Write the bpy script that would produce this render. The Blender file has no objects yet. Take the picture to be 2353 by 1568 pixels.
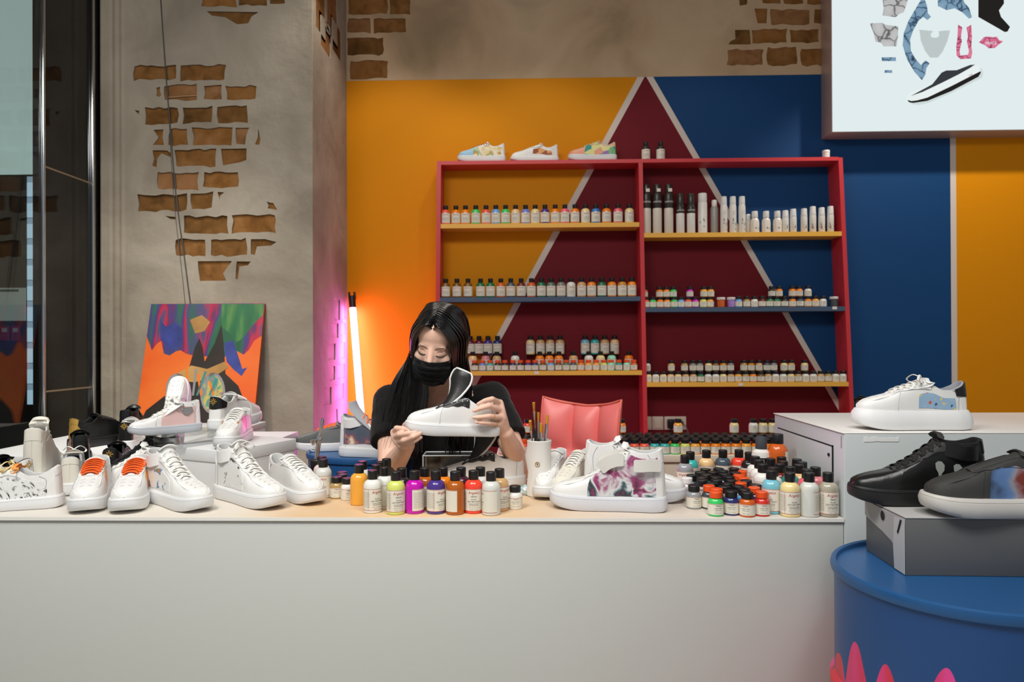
import bpy, bmesh, math, random
import numpy as np
from mathutils import Vector, Matrix, noise as mnoise
random.seed(7)
PI = math.pi
scene = bpy.context.scene
COL = scene.collection

# ------------------------------------------------------------------ camera
FPX = 1600.0; CXP, CYP = 1176.5, 784.0
YAW, TILT, ROLL, ZC = 0.025, 0.004, 0.0043, 1.305
_f = Vector((-math.sin(YAW)*math.cos(TILT), math.cos(YAW)*math.cos(TILT), math.sin(TILT)))
_r = Vector((math.cos(YAW), math.sin(YAW), 0)); _u = _r.cross(_f)
_r2 = _r*math.cos(ROLL)-_u*math.sin(ROLL); _u2 = _u*math.cos(ROLL)+_r*math.sin(ROLL)
CAM = Vector((0, 0, ZC))
cd = bpy.data.cameras.new('camera'); cam = bpy.data.objects.new('camera', cd); COL.objects.link(cam)
cd.sensor_fit = 'HORIZONTAL'; cd.sensor_width = 36.0; cd.lens = 36.0*FPX/2353.0
cd.shift_x = 0.0; cd.shift_y = 0.0
M3 = Matrix((_r2, _u2, -_f)).transposed()
cam.matrix_world = Matrix.Translation(CAM) @ M3.to_4x4()
cd.dof.use_dof = True; cd.dof.focus_distance = 1.98; cd.dof.aperture_fstop = 5.0
cd.clip_start = 0.02
scene.camera = cam
# measuring helpers: the photographed point (x, y) on a real plane of the room
def ray(x, y): return _f + _r2*((x-CXP)/FPX) - _u2*((y-CYP)/FPX)
def atY(x, y, Y): d = ray(x, y); return CAM + d*(Y/d.y)
def atZ(x, y, Z): d = ray(x, y); return CAM + d*((Z-ZC)/d.z)
def atX(x, y, X): d = ray(x, y); return CAM + d*(X/d.x)

# ------------------------------------------------------------------ world, lights, exposure
w = bpy.data.worlds.new('world'); scene.world = w; w.use_nodes = True
bg = w.node_tree.nodes['Background']; bg.inputs[0].default_value = (0.92, 0.95, 1.0, 1); bg.inputs[1].default_value = 0.32
vs = scene.view_settings; vs.view_transform = 'Standard'; vs.look = 'None'; vs.exposure = -0.12; vs.gamma = 1.0
vs.use_curve_mapping = False
def area(name, loc, target, size, power, color=(1, .96, .9), sy=None):
    l = bpy.data.lights.new(name, 'AREA'); l.energy = power; l.color = color
    l.shape = 'RECTANGLE'; l.size = size; l.size_y = sy or size
    o = bpy.data.objects.new(name, l); COL.objects.link(o); o.location = loc
    o.rotation_euler = (Vector(target)-Vector(loc)).to_track_quat('-Z', 'Y').to_euler(); return o
def spot(name, loc, target, power, ang=80, blend=.6, rad=.05, color=(1, .93, .82)):
    l = bpy.data.lights.new(name, 'SPOT'); l.energy = power; l.color = color
    l.spot_size = math.radians(ang); l.spot_blend = blend; l.shadow_soft_size = rad
    o = bpy.data.objects.new(name, l); COL.objects.link(o); o.location = loc
    o.rotation_euler = (Vector(target)-Vector(loc)).to_track_quat('-Z', 'Y').to_euler(); return o
# ceiling panels over the shop floor, spotlights aimed at the counter, and a spotlight track in front of the wall
area('ceiling_panel_light', (-1.2, 0.3, 3.6), (-1.1, 0.9, 0.0), 1.2, 70, (1, .99, .95))
area('ceiling_panel_light', (0.6, 0.1, 3.6), (0.6, 0.7, 0.0), 1.2, 44, (1, .99, .96))
for x, p in [(-1.15, 66), (-.25, 58), (.65, 32)]:
    spot('counter_spot_light', (x+.1, .35, 3.3), (x, 1.95, .85), p, 62, .6, .10, (1, .99, .95))
spot('side_spot_light', (-1.3, 1.7, 3.3), (.8, 2.10, .90), 80, 20, .6, .05, (.98, .97, 1))
for x, p in [(-0.75, 26), (0.05, 20), (1.0, 8), (2.35, 112)]:
    spot('track_spot_light', (x, 3.38, 3.5), (x-.03, 3.80, 1.2), p, 96, .5, .05, (1, .93, .82))
spot('track_spot_light', (-1.65, 2.3, 3.5), (-1.65, 3.4, .4), 165, 54, .9, .06, (1, .96, .88))

# ------------------------------------------------------------------ materials
def s2l(c): return tuple(((v/255.0)/12.92 if v/255.0 <= .04045 else ((v/255.0+.055)/1.055)**2.4) for v in c)
MATS = {}
def mat(name, rgb, rough=.5, metal=0., spec=None, coat=0., bump=0., bscale=60., var=0., vscale=8., emit=None, estr=0., trans=0., alpha=1., sheen=0.):
    """rgb in sRGB 0..255; var mixes in a darker tone by noise; bump is fine relief"""
    if name in MATS: return MATS[name]
    m = bpy.data.materials.new(name); m.use_nodes = True; nt = m.node_tree; b = nt.nodes['Principled BSDF']
    c = s2l(rgb); b.inputs['Base Color'].default_value = (*c, 1)
    b.inputs['Roughness'].default_value = rough; b.inputs['Metallic'].default_value = metal
    if spec is not None: b.inputs['Specular IOR Level'].default_value = spec
    b.inputs['Coat Weight'].default_value = coat; b.inputs['Coat Roughness'].default_value = .08
    if sheen: b.inputs['Sheen Weight'].default_value = sheen
    if trans: b.inputs['Transmission Weight'].default_value = trans
    if alpha < 1: b.inputs['Alpha'].default_value = alpha
    if emit: b.inputs['Emission Color'].default_value = (*emit, 1); b.inputs['Emission Strength'].default_value = estr
    if var or bump:
        tc = nt.nodes.new('ShaderNodeTexCoord')
    if var:
        n = nt.nodes.new('ShaderNodeTexNoise'); n.inputs['Scale'].default_value = vscale; n.inputs['Detail'].default_value = 6
        nt.links.new(tc.outputs['Object'], n.inputs['Vector'])
        mx = nt.nodes.new('ShaderNodeMix'); mx.data_type = 'RGBA'
        mx.inputs[6].default_value = (*[v*(1-var) for v in c], 1); mx.inputs[7].default_value = (*[min(1, v*(1+var*.6)) for v in c], 1)
        rp = nt.nodes.new('ShaderNodeValToRGB'); rp.color_ramp.elements[0].position = .3; rp.color_ramp.elements[1].position = .7
        nt.links.new(n.outputs['Fac'], rp.inputs[0]); nt.links.new(rp.outputs[0], mx.inputs[0]); nt.links.new(mx.outputs[2], b.inputs['Base Color'])
    if bump:
        n2 = nt.nodes.new('ShaderNodeTexNoise'); n2.inputs['Scale'].default_value = bscale; n2.inputs['Detail'].default_value = 8
        nt.links.new(tc.outputs['Object'], n2.inputs['Vector'])
        bp = nt.nodes.new('ShaderNodeBump'); bp.inputs['Strength'].default_value = bump; bp.inputs['Distance'].default_value = .01
        nt.links.new(n2.outputs['Fac'], bp.inputs['Height']); nt.links.new(bp.outputs[0], b.inputs['Normal'])
    MATS[name] = m; return m
def ramp_mat(name, stops, scale=20., kind='noise', rough=.5, detail=4., coord='Object', dist=0., const=False, mapscale=(1, 1, 1), spec=.5):
    """flat print: a noise / voronoi / wave pattern through a colour ramp; stops = [(pos, rgb)]"""
    if name in MATS: return MATS[name]
    m = bpy.data.materials.new(name); m.use_nodes = True; nt = m.node_tree; b = nt.nodes['Principled BSDF']
    b.inputs['Roughness'].default_value = rough; b.inputs['Specular IOR Level'].default_value = spec
    tc = nt.nodes.new('ShaderNodeTexCoord'); mp = nt.nodes.new('ShaderNodeMapping'); mp.inputs['Scale'].default_value = mapscale
    nt.links.new(tc.outputs[coord], mp.inputs[0])
    if kind == 'voronoi':
        t = nt.nodes.new('ShaderNodeTexVoronoi'); out = t.outputs['Color']; t.inputs['Scale'].default_value = scale
        sx = nt.nodes.new('ShaderNodeSeparateColor'); nt.links.new(out, sx.inputs[0]); out = sx.outputs[0]
    elif kind == 'wave':
        t = nt.nodes.new('ShaderNodeTexWave'); out = t.outputs['Fac']; t.inputs['Scale'].default_value = scale
        t.inputs['Distortion'].default_value = dist; t.inputs['Detail'].default_value = detail
    else:
        t = nt.nodes.new('ShaderNodeTexNoise'); out = t.outputs['Fac']; t.inputs['Scale'].default_value = scale
        t.inputs['Detail'].default_value = detail; t.inputs['Distortion'].default_value = dist
    nt.links.new(mp.outputs[0], t.inputs['Vector'])
    r = nt.nodes.new('ShaderNodeValToRGB'); cr = r.color_ramp
    if const: cr.interpolation = 'CONSTANT'
    while len(cr.elements) < len(stops): cr.elements.new(.5)
    for e, (p, c) in zip(cr.elements, stops): e.position = p; e.color = (*s2l(c), 1)
    nt.links.new(out, r.inputs[0]); nt.links.new(r.outputs[0], b.inputs['Base Color'])
    MATS[name] = m; return m

# ------------------------------------------------------------------ object helpers
def link(name, me, m=None, parent=None, loc=None):
    o = bpy.data.objects.new(name, me); COL.objects.link(o)
    if m is not None and me is not None and len(me.materials) == 0: me.materials.append(m)
    if parent is not None: o.parent = parent
    if loc is not None: o.location = loc
    return o
def tag(o, label, cat, group=None):
    o['label'] = label; o['category'] = cat
    if group: o['group'] = group
    return o
def thing(name, label, cat, loc=(0, 0, 0), rotz=0., group=None, rot=None):
    o = bpy.data.objects.new(name, None); COL.objects.link(o); o.location = loc
    o.rotation_euler = rot if rot else (0, 0, rotz); o.empty_display_size = .05
    return tag(o, label, cat, group)
def structure(o): o['kind'] = 'structure'; return o
def mesh(name, verts, faces, smooth=False, angle=40.):
    me = bpy.data.meshes.new(name); me.from_pydata([tuple(v) for v in verts], [], faces); me.update()
    if smooth:
        me.shade_smooth(); me.set_sharp_from_angle(angle=math.radians(angle))
    return me
def bm_mesh(bm, name, smooth=False, angle=40.):
    me = bpy.data.meshes.new(name); bm.to_mesh(me); bm.free()
    if smooth:
        me.shade_smooth(); me.set_sharp_from_angle(angle=math.radians(angle))
    return me
def box_me(name, x0, x1, y0, y1, z0, z1, bev=0., seg=2):
    bm = bmesh.new(); bmesh.ops.create_cube(bm, size=1)
    for v in bm.verts: v.co = Vector(((x0+x1)/2+v.co.x*(x1-x0), (y0+y1)/2+v.co.y*(y1-y0), (z0+z1)/2+v.co.z*(z1-z0)))
    if bev: bmesh.ops.bevel(bm, geom=bm.edges[:], offset=bev, segments=seg, affect='EDGES', profile=.5)
    return bm_mesh(bm, name, bev > 0, 50)
def box(name, x0, x1, y0, y1, z0, z1, m, parent=None, bev=0.): return link(name, box_me(name, x0, x1, y0, y1, z0, z1, bev), m, parent)
def lathe_me(name, prof, n=24, smooth=True, angle=35., a0=0., a1=2*PI, cap=True):
    full = abs(a1-a0-2*PI) < 1e-6; k = n if full else n+1; vs_, fs = [], []
    for r, z in prof:
        for i in range(k):
            a = a0+(a1-a0)*i/n; vs_.append((r*math.cos(a), r*math.sin(a), z))
    for j in range(len(prof)-1):
        for i in range(n):
            i2 = (i+1) % k if full else i+1
            fs.append((j*k+i, j*k+i2, (j+1)*k+i2, (j+1)*k+i))
    if cap and full:
        if prof[0][0] > 1e-5: fs.append(tuple(reversed(range(k))))
        if prof[-1][0] > 1e-5: fs.append(tuple(range((len(prof)-1)*k, len(prof)*k)))
    return mesh(name, vs_, fs, smooth, angle)
def frames(path):
    P = [Vector(p) for p in path]; n = len(P); T = []
    for i in range(n): T.append((P[min(i+1, n-1)]-P[max(i-1, 0)]).normalized())
    ref = Vector((0, 0, 1)) if abs(T[0].z) < .9 else Vector((1, 0, 0)); N = [(ref-T[0]*ref.dot(T[0])).normalized()]
    for i in range(1, n):
        v = N[-1]-T[i]*N[-1].dot(T[i]); N.append(v.normalized() if v.length > 1e-8 else N[-1])
    return P, T, N
def tube_data(path, rad, n=8, ry=None, up=None, cap=True, off=0):
    P, T, N = frames(path); vs_, fs = [], []
    if not hasattr(rad, '__len__'): rad = [rad]*len(P)
    for i in range(len(P)):
        nn = N[i]
        if up is not None:
            q = Vector(up)-T[i]*Vector(up).dot(T[i])
            if q.length > 1e-6: nn = q.normalized()
        b = T[i].cross(nn)
        for k in range(n):
            a = 2*PI*k/n; ryk = rad[i] if ry is None else (ry*rad[i]/max(rad))
            vs_.append(P[i]+b*(math.cos(a)*rad[i])+nn*(math.sin(a)*ryk))
    for i in range(len(P)-1):
        for k in range(n):
            k2 = (k+1) % n; fs.append((off+i*n+k, off+i*n+k2, off+(i+1)*n+k2, off+(i+1)*n+k))
    if cap:
        fs.append(tuple(off+k for k in reversed(range(n)))); fs.append(tuple(off+(len(P)-1)*n+k for k in range(n)))
    return vs_, fs
def tube_me(name, path, rad, n=8, ry=None, up=None): 
    v, f = tube_data(path, rad, n, ry, up); return mesh(name, v, f, True, 60)
def spline(pts, k=6):
    """Catmull-Rom through points"""
    P = [Vector(p) for p in pts]; out = []
    for i in range(len(P)-1):
        p0, p1, p2, p3 = P[max(i-1, 0)], P[i], P[i+1], P[min(i+2, len(P)-1)]
        for j in range(k):
            t = j/k; out.append(.5*((2*p1)+(p2-p0)*t+(2*p0-5*p1+4*p2-p3)*t*t+(3*p1-p0-3*p2+p3)*t**3))
    out.append(P[-1]); return out
def poly_slab(name, pts, t, o, ux, uy, smooth=False):
    """a flat outline pts (u, v) in the frame o, ux, uy, with thickness t along ux x uy"""
    o, ux, uy = Vector(o), Vector(ux), Vector(uy); nn = ux.cross(uy).normalized(); n = len(pts)
    bm = bmesh.new()
    a = [bm.verts.new(o+ux*u+uy*v) for u, v in pts]; b = [bm.verts.new(o+ux*u+uy*v+nn*t) for u, v in pts]
    f1 = bm.faces.new(list(reversed(a))); f2 = bm.faces.new(b)
    for i in range(n): bm.faces.new((a[i], a[(i+1) % n], b[(i+1) % n], b[i]))
    bm.normal_update(); bmesh.ops.triangulate(bm, faces=[f1, f2]); bmesh.ops.recalc_face_normals(bm, faces=bm.faces[:])
    return bm_mesh(bm, name)
def sheet(name, outer, holes, t, o, ux, uy):
    """a flat sheet with holes, thickness t, in the frame o, ux, uy (front face at o + n*t)"""
    c = bpy.data.curves.new(name, 'CURVE'); c.dimensions = '2D'; c.fill_mode = 'BOTH'; c.extrude = t/2
    for pts in [outer]+holes:
        s = c.splines.new('POLY'); s.points.add(len(pts)-1); s.use_cyclic_u = True
        for p, q in zip(s.points, pts): p.co = (q[0], q[1], 0, 1)
    tmp = bpy.data.objects.new(name, c); COL.objects.link(tmp)
    bpy.context.view_layer.update(); dg = bpy.context.evaluated_depsgraph_get()
    me = bpy.data.meshes.new_from_object(tmp.evaluated_get(dg)); bpy.data.objects.remove(tmp); bpy.data.curves.remove(c)
    o, ux, uy = Vector(o), Vector(ux), Vector(uy); nn = ux.cross(uy)
    for v in me.vertices: v.co = o+ux*v.co.x+uy*v.co.y+nn*(v.co.z+t/2)
    me.name = name; return me
def text_me(s, size, shear=0., align='CENTER', space=1., res=2):
    c = bpy.data.curves.new('text', 'FONT'); c.body = s; c.size = size; c.shear = shear; c.align_x = align; c.resolution_u = res
    c.space_line = space
    tmp = bpy.data.objects.new('text', c); COL.objects.link(tmp); bpy.context.view_layer.update()
    dg = bpy.context.evaluated_depsgraph_get(); me = bpy.data.meshes.new_from_object(tmp.evaluated_get(dg))
    bpy.data.objects.remove(tmp); bpy.data.curves.remove(c); return me
def wrap(me, r, z, ang=-PI/2, name='lettering'):
    """lay a flat text mesh on a cylinder of radius r, centred at height z and angle ang"""
    for v in me.vertices:
        a = ang+v.co.x/r; v.co = Vector((r*math.cos(a), r*math.sin(a), z+v.co.y))
    me.name = name; return me
def join_me(name, parts, smooth=False, angle=40.):
    V, F, off = [], [], 0
    for v, f in parts:
        V += list(v); F += [tuple(i+off for i in q) for q in f]; off += len(v)
    return mesh(name, V, F, smooth, angle)
def copy_tree(o, parent=None):
    c = o.copy(); COL.objects.link(c)
    if parent is not None: c.parent = parent
    for ch in o.children: copy_tree(ch, c)
    return c

# ------------------------------------------------------------------ the setting
Y1 = 1.80; ZT = 0.8554; YW = 4.20; YP = 3.53; XC = -1.103
plaster = ramp_mat('plaster', [(.22, (134, 124, 110)), (.48, (162, 151, 135)), (.62, (174, 163, 147)), (.8, (150, 143, 130))], 2.6, 'noise', .9, 9, dist=.6, spec=.15)
def add_bump(m, strength, sc, dist=.006, detail=8):
    nt = m.node_tree; b = nt.nodes['Principled BSDF']; tc = nt.nodes.new('ShaderNodeTexCoord')
    n2 = nt.nodes.new('ShaderNodeTexNoise'); n2.inputs['Scale'].default_value = sc; n2.inputs['Detail'].default_value = detail
    bp = nt.nodes.new('ShaderNodeBump'); bp.inputs['Strength'].default_value = strength; bp.inputs['Distance'].default_value = dist
    nt.links.new(tc.outputs['Object'], n2.inputs['Vector']); nt.links.new(n2.outputs['Fac'], bp.inputs['Height']); nt.links.new(bp.outputs[0], b.inputs['Normal'])
add_bump(plaster, .5, 9, .02)
plaster_warm_lit = ramp_mat('plaster_warm_lit', [(.25, (150, 130, 100)), (.45, (188, 160, 128)), (.62, (200, 174, 142)), (.8, (160, 148, 120))], 2.0, 'noise', .9, 9, dist=.7, spec=.15)  # same plaster as the pillar, with warm bounced light put into its colour
add_bump(plaster_warm_lit, .45, 9, .02)
brick_mats = [ramp_mat('brick_%d' % i, [(.2, a), (.5, b_), (.8, c)], 14, 'noise', .92, 8, dist=.5, spec=.1) for i, (a, b_, c) in enumerate([
    ((88, 60, 30), (134, 92, 50), (156, 112, 68)), ((104, 70, 34), (144, 98, 52), (160, 116, 74)), ((74, 52, 28), (118, 82, 44), (140, 100, 58)), ((112, 78, 46), (150, 106, 68), (164, 122, 84))])]
for m in brick_mats: add_bump(m, .6, 40, .008)
yellow = mat('wall_yellow', (218, 138, 0), .6, spec=.15, bump=.05, bscale=90)
blue = mat('wall_blue', (8, 62, 112), .65, spec=.25, bump=.05, bscale=90)
burg = mat('wall_burgundy', (108, 8, 24), .65, spec=.25, bump=.05, bscale=90)
stripe_m = mat('wall_stripe', (212, 198, 186), .6)
red_paint = mat('shelf_red', (202, 52, 58), .42)
red_side = red_paint
shelf_yel = mat('shelf_yellow', (236, 178, 70), .45)
shelf_blue = mat('shelf_blue', (66, 86, 112), .45)
white_lam = mat('white_laminate', (194, 196, 191), .32, spec=.45)
white_lam2 = mat('white_laminate_block', (188, 194, 194), .4)
wood_floor = ramp_mat('floor_screed', [(.3, (190, 184, 172)), (.7, (212, 206, 196))], 4, 'noise', .5, 6)
dark = mat('dark_gap', (16, 15, 15), .8)
black_plastic = mat('black_plastic', (18, 18, 19), .38, spec=.5)
chrome = mat('chrome', (215, 217, 220), .14, 1.0)

structure(box('floor', -5, 5, -2.5, YW+.2, -.1, 0, wood_floor))
structure(box('ceiling', -5, 5, -2.5, YW+.2, 3.8, 3.9, mat('ceiling_grey', (120, 116, 110), .9)))
def jag(x0, z0, x1, z1, amp=.006, step=.03, rnd=random):
    """rough outline of a rectangle"""
    pts = []
    def seg(ax, az, bx, bz):
        n = max(2, int(math.hypot(bx-ax, bz-az)/step))
        for i in range(n): t = i/n; pts.append((ax+(bx-ax)*t+rnd.uniform(-amp, amp), az+(bz-az)*t+rnd.uniform(-amp, amp)))
    seg(x0, z0, x1, z0); seg(x1, z0, x1, z1); seg(x1, z1, x0, z1); seg(x0, z1, x0, z0); return pts
def brick_obj(x0, z0, x1, z1, o, ux, uy, depth, parent):
    t = .03; me = poly_slab('brick', [(x0, z0), (x1, z0), (x1, z1), (x0, z1)], t, Vector(o)-Vector(ux).cross(Vector(uy))*(t+random.uniform(0, .004)), ux, uy)
    return link('brick', me, random.choice(brick_mats), parent)
def plaster_face(name, m, outer, rects, o, ux, uy, t=.009, parent=None, pad=.012):
    """plaster coat with holes where the coat fell off; behind each hole a brick of its own"""
    holes = [r if len(r) != 4 or hasattr(r[0], '__len__') else jag(*r) for r in rects]
    ob = link(name, sheet(name, outer, holes, t, o, ux, uy), m, parent)
    for r in holes:
        us = [p[0] for p in r]; vz = [p[1] for p in r]
        brick_obj(min(us)-pad, min(vz)-pad, max(us)+pad, max(vz)+pad, o, ux, uy, t, ob)
    return ob
# --- pillar on the left: front face with brick patches
PX = Vector((1, 0, 0)); PZ = Vector((0, 0, 1))
def rectsY(lst, Y):
    out = []
    for r in lst:
        if len(r) == 4 and not hasattr(r[0], '__len__'):
            a, b = atY(r[0], r[3], Y), atY(r[2], r[1], Y); out.append((a.x, a.z, b.x, b.z))
        else:
            out.append([(q.x+random.uniform(-.003, .003), q.z+random.uniform(-.003, .003)) for q in (atY(x, y, Y) for x, y in r)])
    return out
pil = [(308, 151, 404, 185), (417, 150, 518, 187), (378, 196, 455, 232), (471, 197, 510, 230), (521, 198, 588, 231), (362, 202, 370, 222),
       (336, 248, 411, 286), (422, 246, 489, 284), (501, 245, 568, 282), [(311, 253), (321, 254), (320, 264)],
       [(355, 299), (378, 298), (376, 316), (378, 335), (353, 333), (365, 318)], (390, 297, 432, 335), (444, 294, 535, 334),
       [(542, 294), (572, 293), (566, 312), (565, 332), (543, 332)], [(595, 296), (599, 320), (597, 332), (587, 332), (593, 316)],
       [(352, 346), (385, 346), (395, 355), (394, 362), (372, 354), (362, 365), (360, 384), (351, 382), (356, 365)], (404, 343, 498, 384),
       [(510, 343), (567, 342), (566, 368), (552, 374), (512, 381)], (362, 397, 457, 436), (468, 396, 550, 432), (318, 447, 430, 486), (440, 443, 489, 480),
       [(500, 443), (516, 443), (508, 452), (505, 463)], [(613, 463), (622, 467), (630, 467), (639, 482), (617, 480), (619, 472)],
       (422, 497, 524, 537), (535, 493, 634, 536), [(381, 498), (405, 499), (404, 506), (392, 505)], (405, 550, 472, 588), (484, 549, 567, 589),
       [(578, 550), (610, 551), (635, 556), (625, 564), (592, 567), (586, 586), (578, 584)],
       [(456, 601), (533, 601), (524, 614), (513, 628), (520, 646), (458, 647)], [(545, 601), (578, 602), (572, 609), (552, 612), (548, 642), (543, 640)],
       (464, -40, 543, 17), (551, -40, 612, 14), [(620, -20), (655, -20), (655, 8), (640, 10), (622, 9)],
       [(475, 28), (595, 29), (580, 38), (572, 54), (545, 56), (520, 42), (488, 36)]]
zp_top = 3.8
xl, xr = atY(288, 500, YP).x, XC
pillar_back = structure(box('wall_pillar', xl-.16, XC-.05, YP+.05, YW+.1, 0, zp_top, plaster))
plaster_face('plaster_coat', plaster, [(xl, 0), (XC, 0), (XC, zp_top), (xl, zp_top)], rectsY(pil, YP), (0, YP+.0035, 0), PX, PZ, .009, pillar_back)
# moulded plaster reveal left of the pillar face (two vertical roundings)
xm0 = atY(231, 500, YP-.03).x
prof = [(xm0, .12), (xm0, -.03), (xm0+.01, -.036), (xm0+.05, -.036), (xm0+.062, -.03), (xm0+.067, -.012), (xm0+.085, -.008), (xm0+.10, -.014), (xl+.004, -.006), (xl+.004, .12)]
me = poly_slab('wall_reveal', [(p[0], p[1]) for p in prof], zp_top, (0, YP, 0), (1, 0, 0), (0, 1, 0)); structure(link('wall_reveal', me, plaster))
# rough chipped right corner bead of the pillar
# --- pillar side (faces right), with a patch of painted-over bricks near the tube lamp
UXS = Vector((0, 1, 0))
def rectsX(lst):
    out = []
    for x0, y0, x1, y1 in lst:
        a = atX(x0, y1, XC); b = atX(x1, y1, XC); c = atX(x1, y0, XC); d = atX(x0, y0, XC)
        out.append(jag(a.y, min(a.z, b.z), b.y, max(c.z, d.z)-.0, .005, .04))
    return out
side = [(768, 690, 781, 735), (783, 687, 794, 732), (762, 745, 778, 775), (782, 742, 794, 770), (752, 790, 771, 827), (776, 788, 793, 824),
        (758, 842, 770, 874), (774, 838, 793, 868), (745, 893, 762, 928), (766, 886, 790, 916), (754, 945, 776, 972)]
side2 = [(726, -10, 748, 60), (752, -6, 775, 70), (738, 66, 760, 105), (764, 74, 784, 112)]
holesS = rectsX(side)+rectsX(side2)
def slabX(n, pts, t, x): return poly_slab(n, pts, t, (x, 0, 0), (0, 1, 0), (0, 0, 1))
sc_ob = link('plaster_coat', sheet('plaster_coat', [(YP+.002, 0), (YW, 0), (YW, zp_top), (YP+.002, zp_top)], holesS, .006, (XC-.006, 0, 0), (0, 1, 0), (0, 0, 1)), plaster, pillar_back)
for k, r in enumerate(holesS):
    us = [p[0] for p in r]; vz = [p[1] for p in r]
    link('brick', slabX('brick', [(min(us)-.012, min(vz)-.012), (max(us)+.012, min(vz)-.012), (max(us)+.012, max(vz)+.012), (min(us)-.012, max(vz)+.012)], .02, XC-.026), plaster if k < len(side) else random.choice(brick_mats), pillar_back)
# --- back wall: brick/plaster strip above, painted colour fields below z = 2.906
ZP = 2.906
wb = structure(box('wall_back', XC-.06, 5, YW+.05, YW+.2, 0, 3.8, plaster_warm_lit))
upl = [(800, -30, 890, 34), (896, -30, 942, 34), (799, 43, 853, 77), (860, 42, 932, 77), (799, 88, 882, 128), (805, 140, 890, 182),
       [(1697, -20), (1718, -20), (1716, 12), (1700, 14)], (1752, -30, 1791, 9), (1800, -30, 1843, 10), (1853, -30, 1884, 12),
       [(1733, 21), (1762, 21), (1761, 54), (1741, 55)], (1770, 22, 1861, 58), (1872, 23, 1900, 54),
       [(1688, 70), (1723, 69), (1724, 103), (1674, 103), (1677, 95), (1690, 90)], (1729, 68, 1806, 101), (1815, 69, 1880, 100), (1671, 114, 1752, 151), (1762, 110, 1830, 151), (1840, 111, 1900, 152)]
for r in upl: pass
plaster_face('plaster_coat', plaster_warm_lit, [(XC, ZP), (5, ZP), (5, 3.8), (XC, 3.8)], rectsY(upl, YW), (0, YW+.002, 0), PX, PZ, .007, wb)
# painted fields (each a thin coat of its own, the white bands between them)
def Wp(x, y): q = atY(x, y, YW); return (q.x, q.z)
def along(a, b, z): t = (z-a[1])/(b[1]-a[1]); return (a[0]+(b[0]-a[0])*t, z)
lA, lB, lC, lD = Wp(1465.7, 176), Wp(1144.6, 765), Wp(1481.6, 176), Wp(1160, 765)
rA, rB, rC, rD = Wp(1484, 176), Wp(1870, 846), Wp(1500, 176), Wp(1884, 846)
l0, lt0, l1, lt1 = along(lA, lB, 0), along(lA, lB, ZP), along(lC, lD, 0), along(lC, lD, ZP)
r0, r0t, r1, r1t = along(rA, rB, 0), along(rA, rB, ZP), along(rC, rD, 0), along(rC, rD, ZP)
sx0 = Wp(2184, 600)[0]; sx1 = sx0+.034
def field(name, pts, m):
    return structure(link(name, poly_slab(name, pts, .004, (0, YW+.0, 0), PX, PZ), m))
field('wall_field_yellow', [(XC, 0), (l0[0], 0), (lt0[0], ZP), (XC, ZP)], yellow)
field('wall_band_white', [l0, l1, lt1, (lt0[0], ZP)], stripe_m)
field('wall_field_burgundy', [l1, r0, r0t, (lt1[0], ZP)], burg)
field('wall_band_white', [r0, r1, (r1t[0], ZP), r0t], stripe_m)
field('wall_field_blue', [r1, (sx0, 0), (sx0, ZP), (r1t[0], ZP)], blue)
field('wall_band_white', [(sx0, 0), (sx1, 0), (sx1, ZP), (sx0, ZP)], stripe_m)
field('wall_field_yellow', [(sx1, 0), (5, 0), (5, ZP), (sx1, ZP)], yellow)
# ------------------------------------------------------------------ counter, block, shelf unit, light box, window side
def counter_top_mat():
    m = bpy.data.materials.new('counter_top'); m.use_nodes = True; nt = m.node_tree; b = nt.nodes['Principled BSDF']; b.inputs['Roughness'].default_value = .38
    tc = nt.nodes.new('ShaderNodeTexCoord'); sp = nt.nodes.new('ShaderNodeSeparateXYZ'); nt.links.new(tc.outputs['Object'], sp.inputs[0])
    r = nt.nodes.new('ShaderNodeValToRGB'); cr = r.color_ramp
    mr = nt.nodes.new('ShaderNodeMapRange'); mr.inputs[1].default_value = -1.4; mr.inputs[2].default_value = .8
    nt.links.new(sp.outputs[0], mr.inputs[0])
    stops = [(0, (224, 218, 208)), (.27, (224, 214, 200)), (.36, (222, 188, 148)), (.62, (222, 190, 152)), (.74, (222, 206, 190)), (1, (214, 208, 202))]
    while len(cr.elements) < len(stops): cr.elements.new(.5)
    for e, (p, c) in zip(cr.elements, stops): e.position = p; e.color = (*s2l(c), 1)
    mp = nt.nodes.new('ShaderNodeMapping'); mp.inputs['Scale'].default_value = (3, 40, 1); n = nt.nodes.new('ShaderNodeTexNoise'); n.inputs['Scale'].default_value = 4; n.inputs['Detail'].default_value = 6
    nt.links.new(tc.outputs['Object'], mp.inputs[0]); nt.links.new(mp.outputs[0], n.inputs['Vector'])
    mx = nt.nodes.new('ShaderNodeMix'); mx.data_type = 'RGBA'; mx.blend_type = 'MULTIPLY'; mx.inputs[0].default_value = .12
    nt.links.new(mr.outputs[0], r.inputs[0]); nt.links.new(r.outputs[0], mx.inputs[6]); nt.links.new(n.outputs['Color'], mx.inputs[7]); nt.links.new(mx.outputs[2], b.inputs['Base Color'])
    return m
XB = 0.803; YB = 2.30; ZBK = 1.071
ctr = thing('counter', 'long white laminate counter with pale wood top the woman works at', 'counter', (0, 0, 0))
box('front_panel', -2.3, XB-.002, Y1+.004, Y1+.024, 0.0, ZT-.011, white_lam, ctr, .0015)
box('counter_top', -2.3, XB-.002, Y1, YB, ZT-.0095, ZT, counter_top_mat(), ctr, .002)
box('edge_band', -2.3, XB-.002, Y1-.0012, Y1, ZT-.0093, ZT-.0005, mat('edge_white', (232, 230, 224), .3), ctr)
blk = thing('display_plinth', 'tall white cabinet block at the right end of the counter', 'cabinet')
box('body', XB, 2.4, Y1, YB+.006, 0, ZBK-.0005, white_lam2, blk, .0015)
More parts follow.
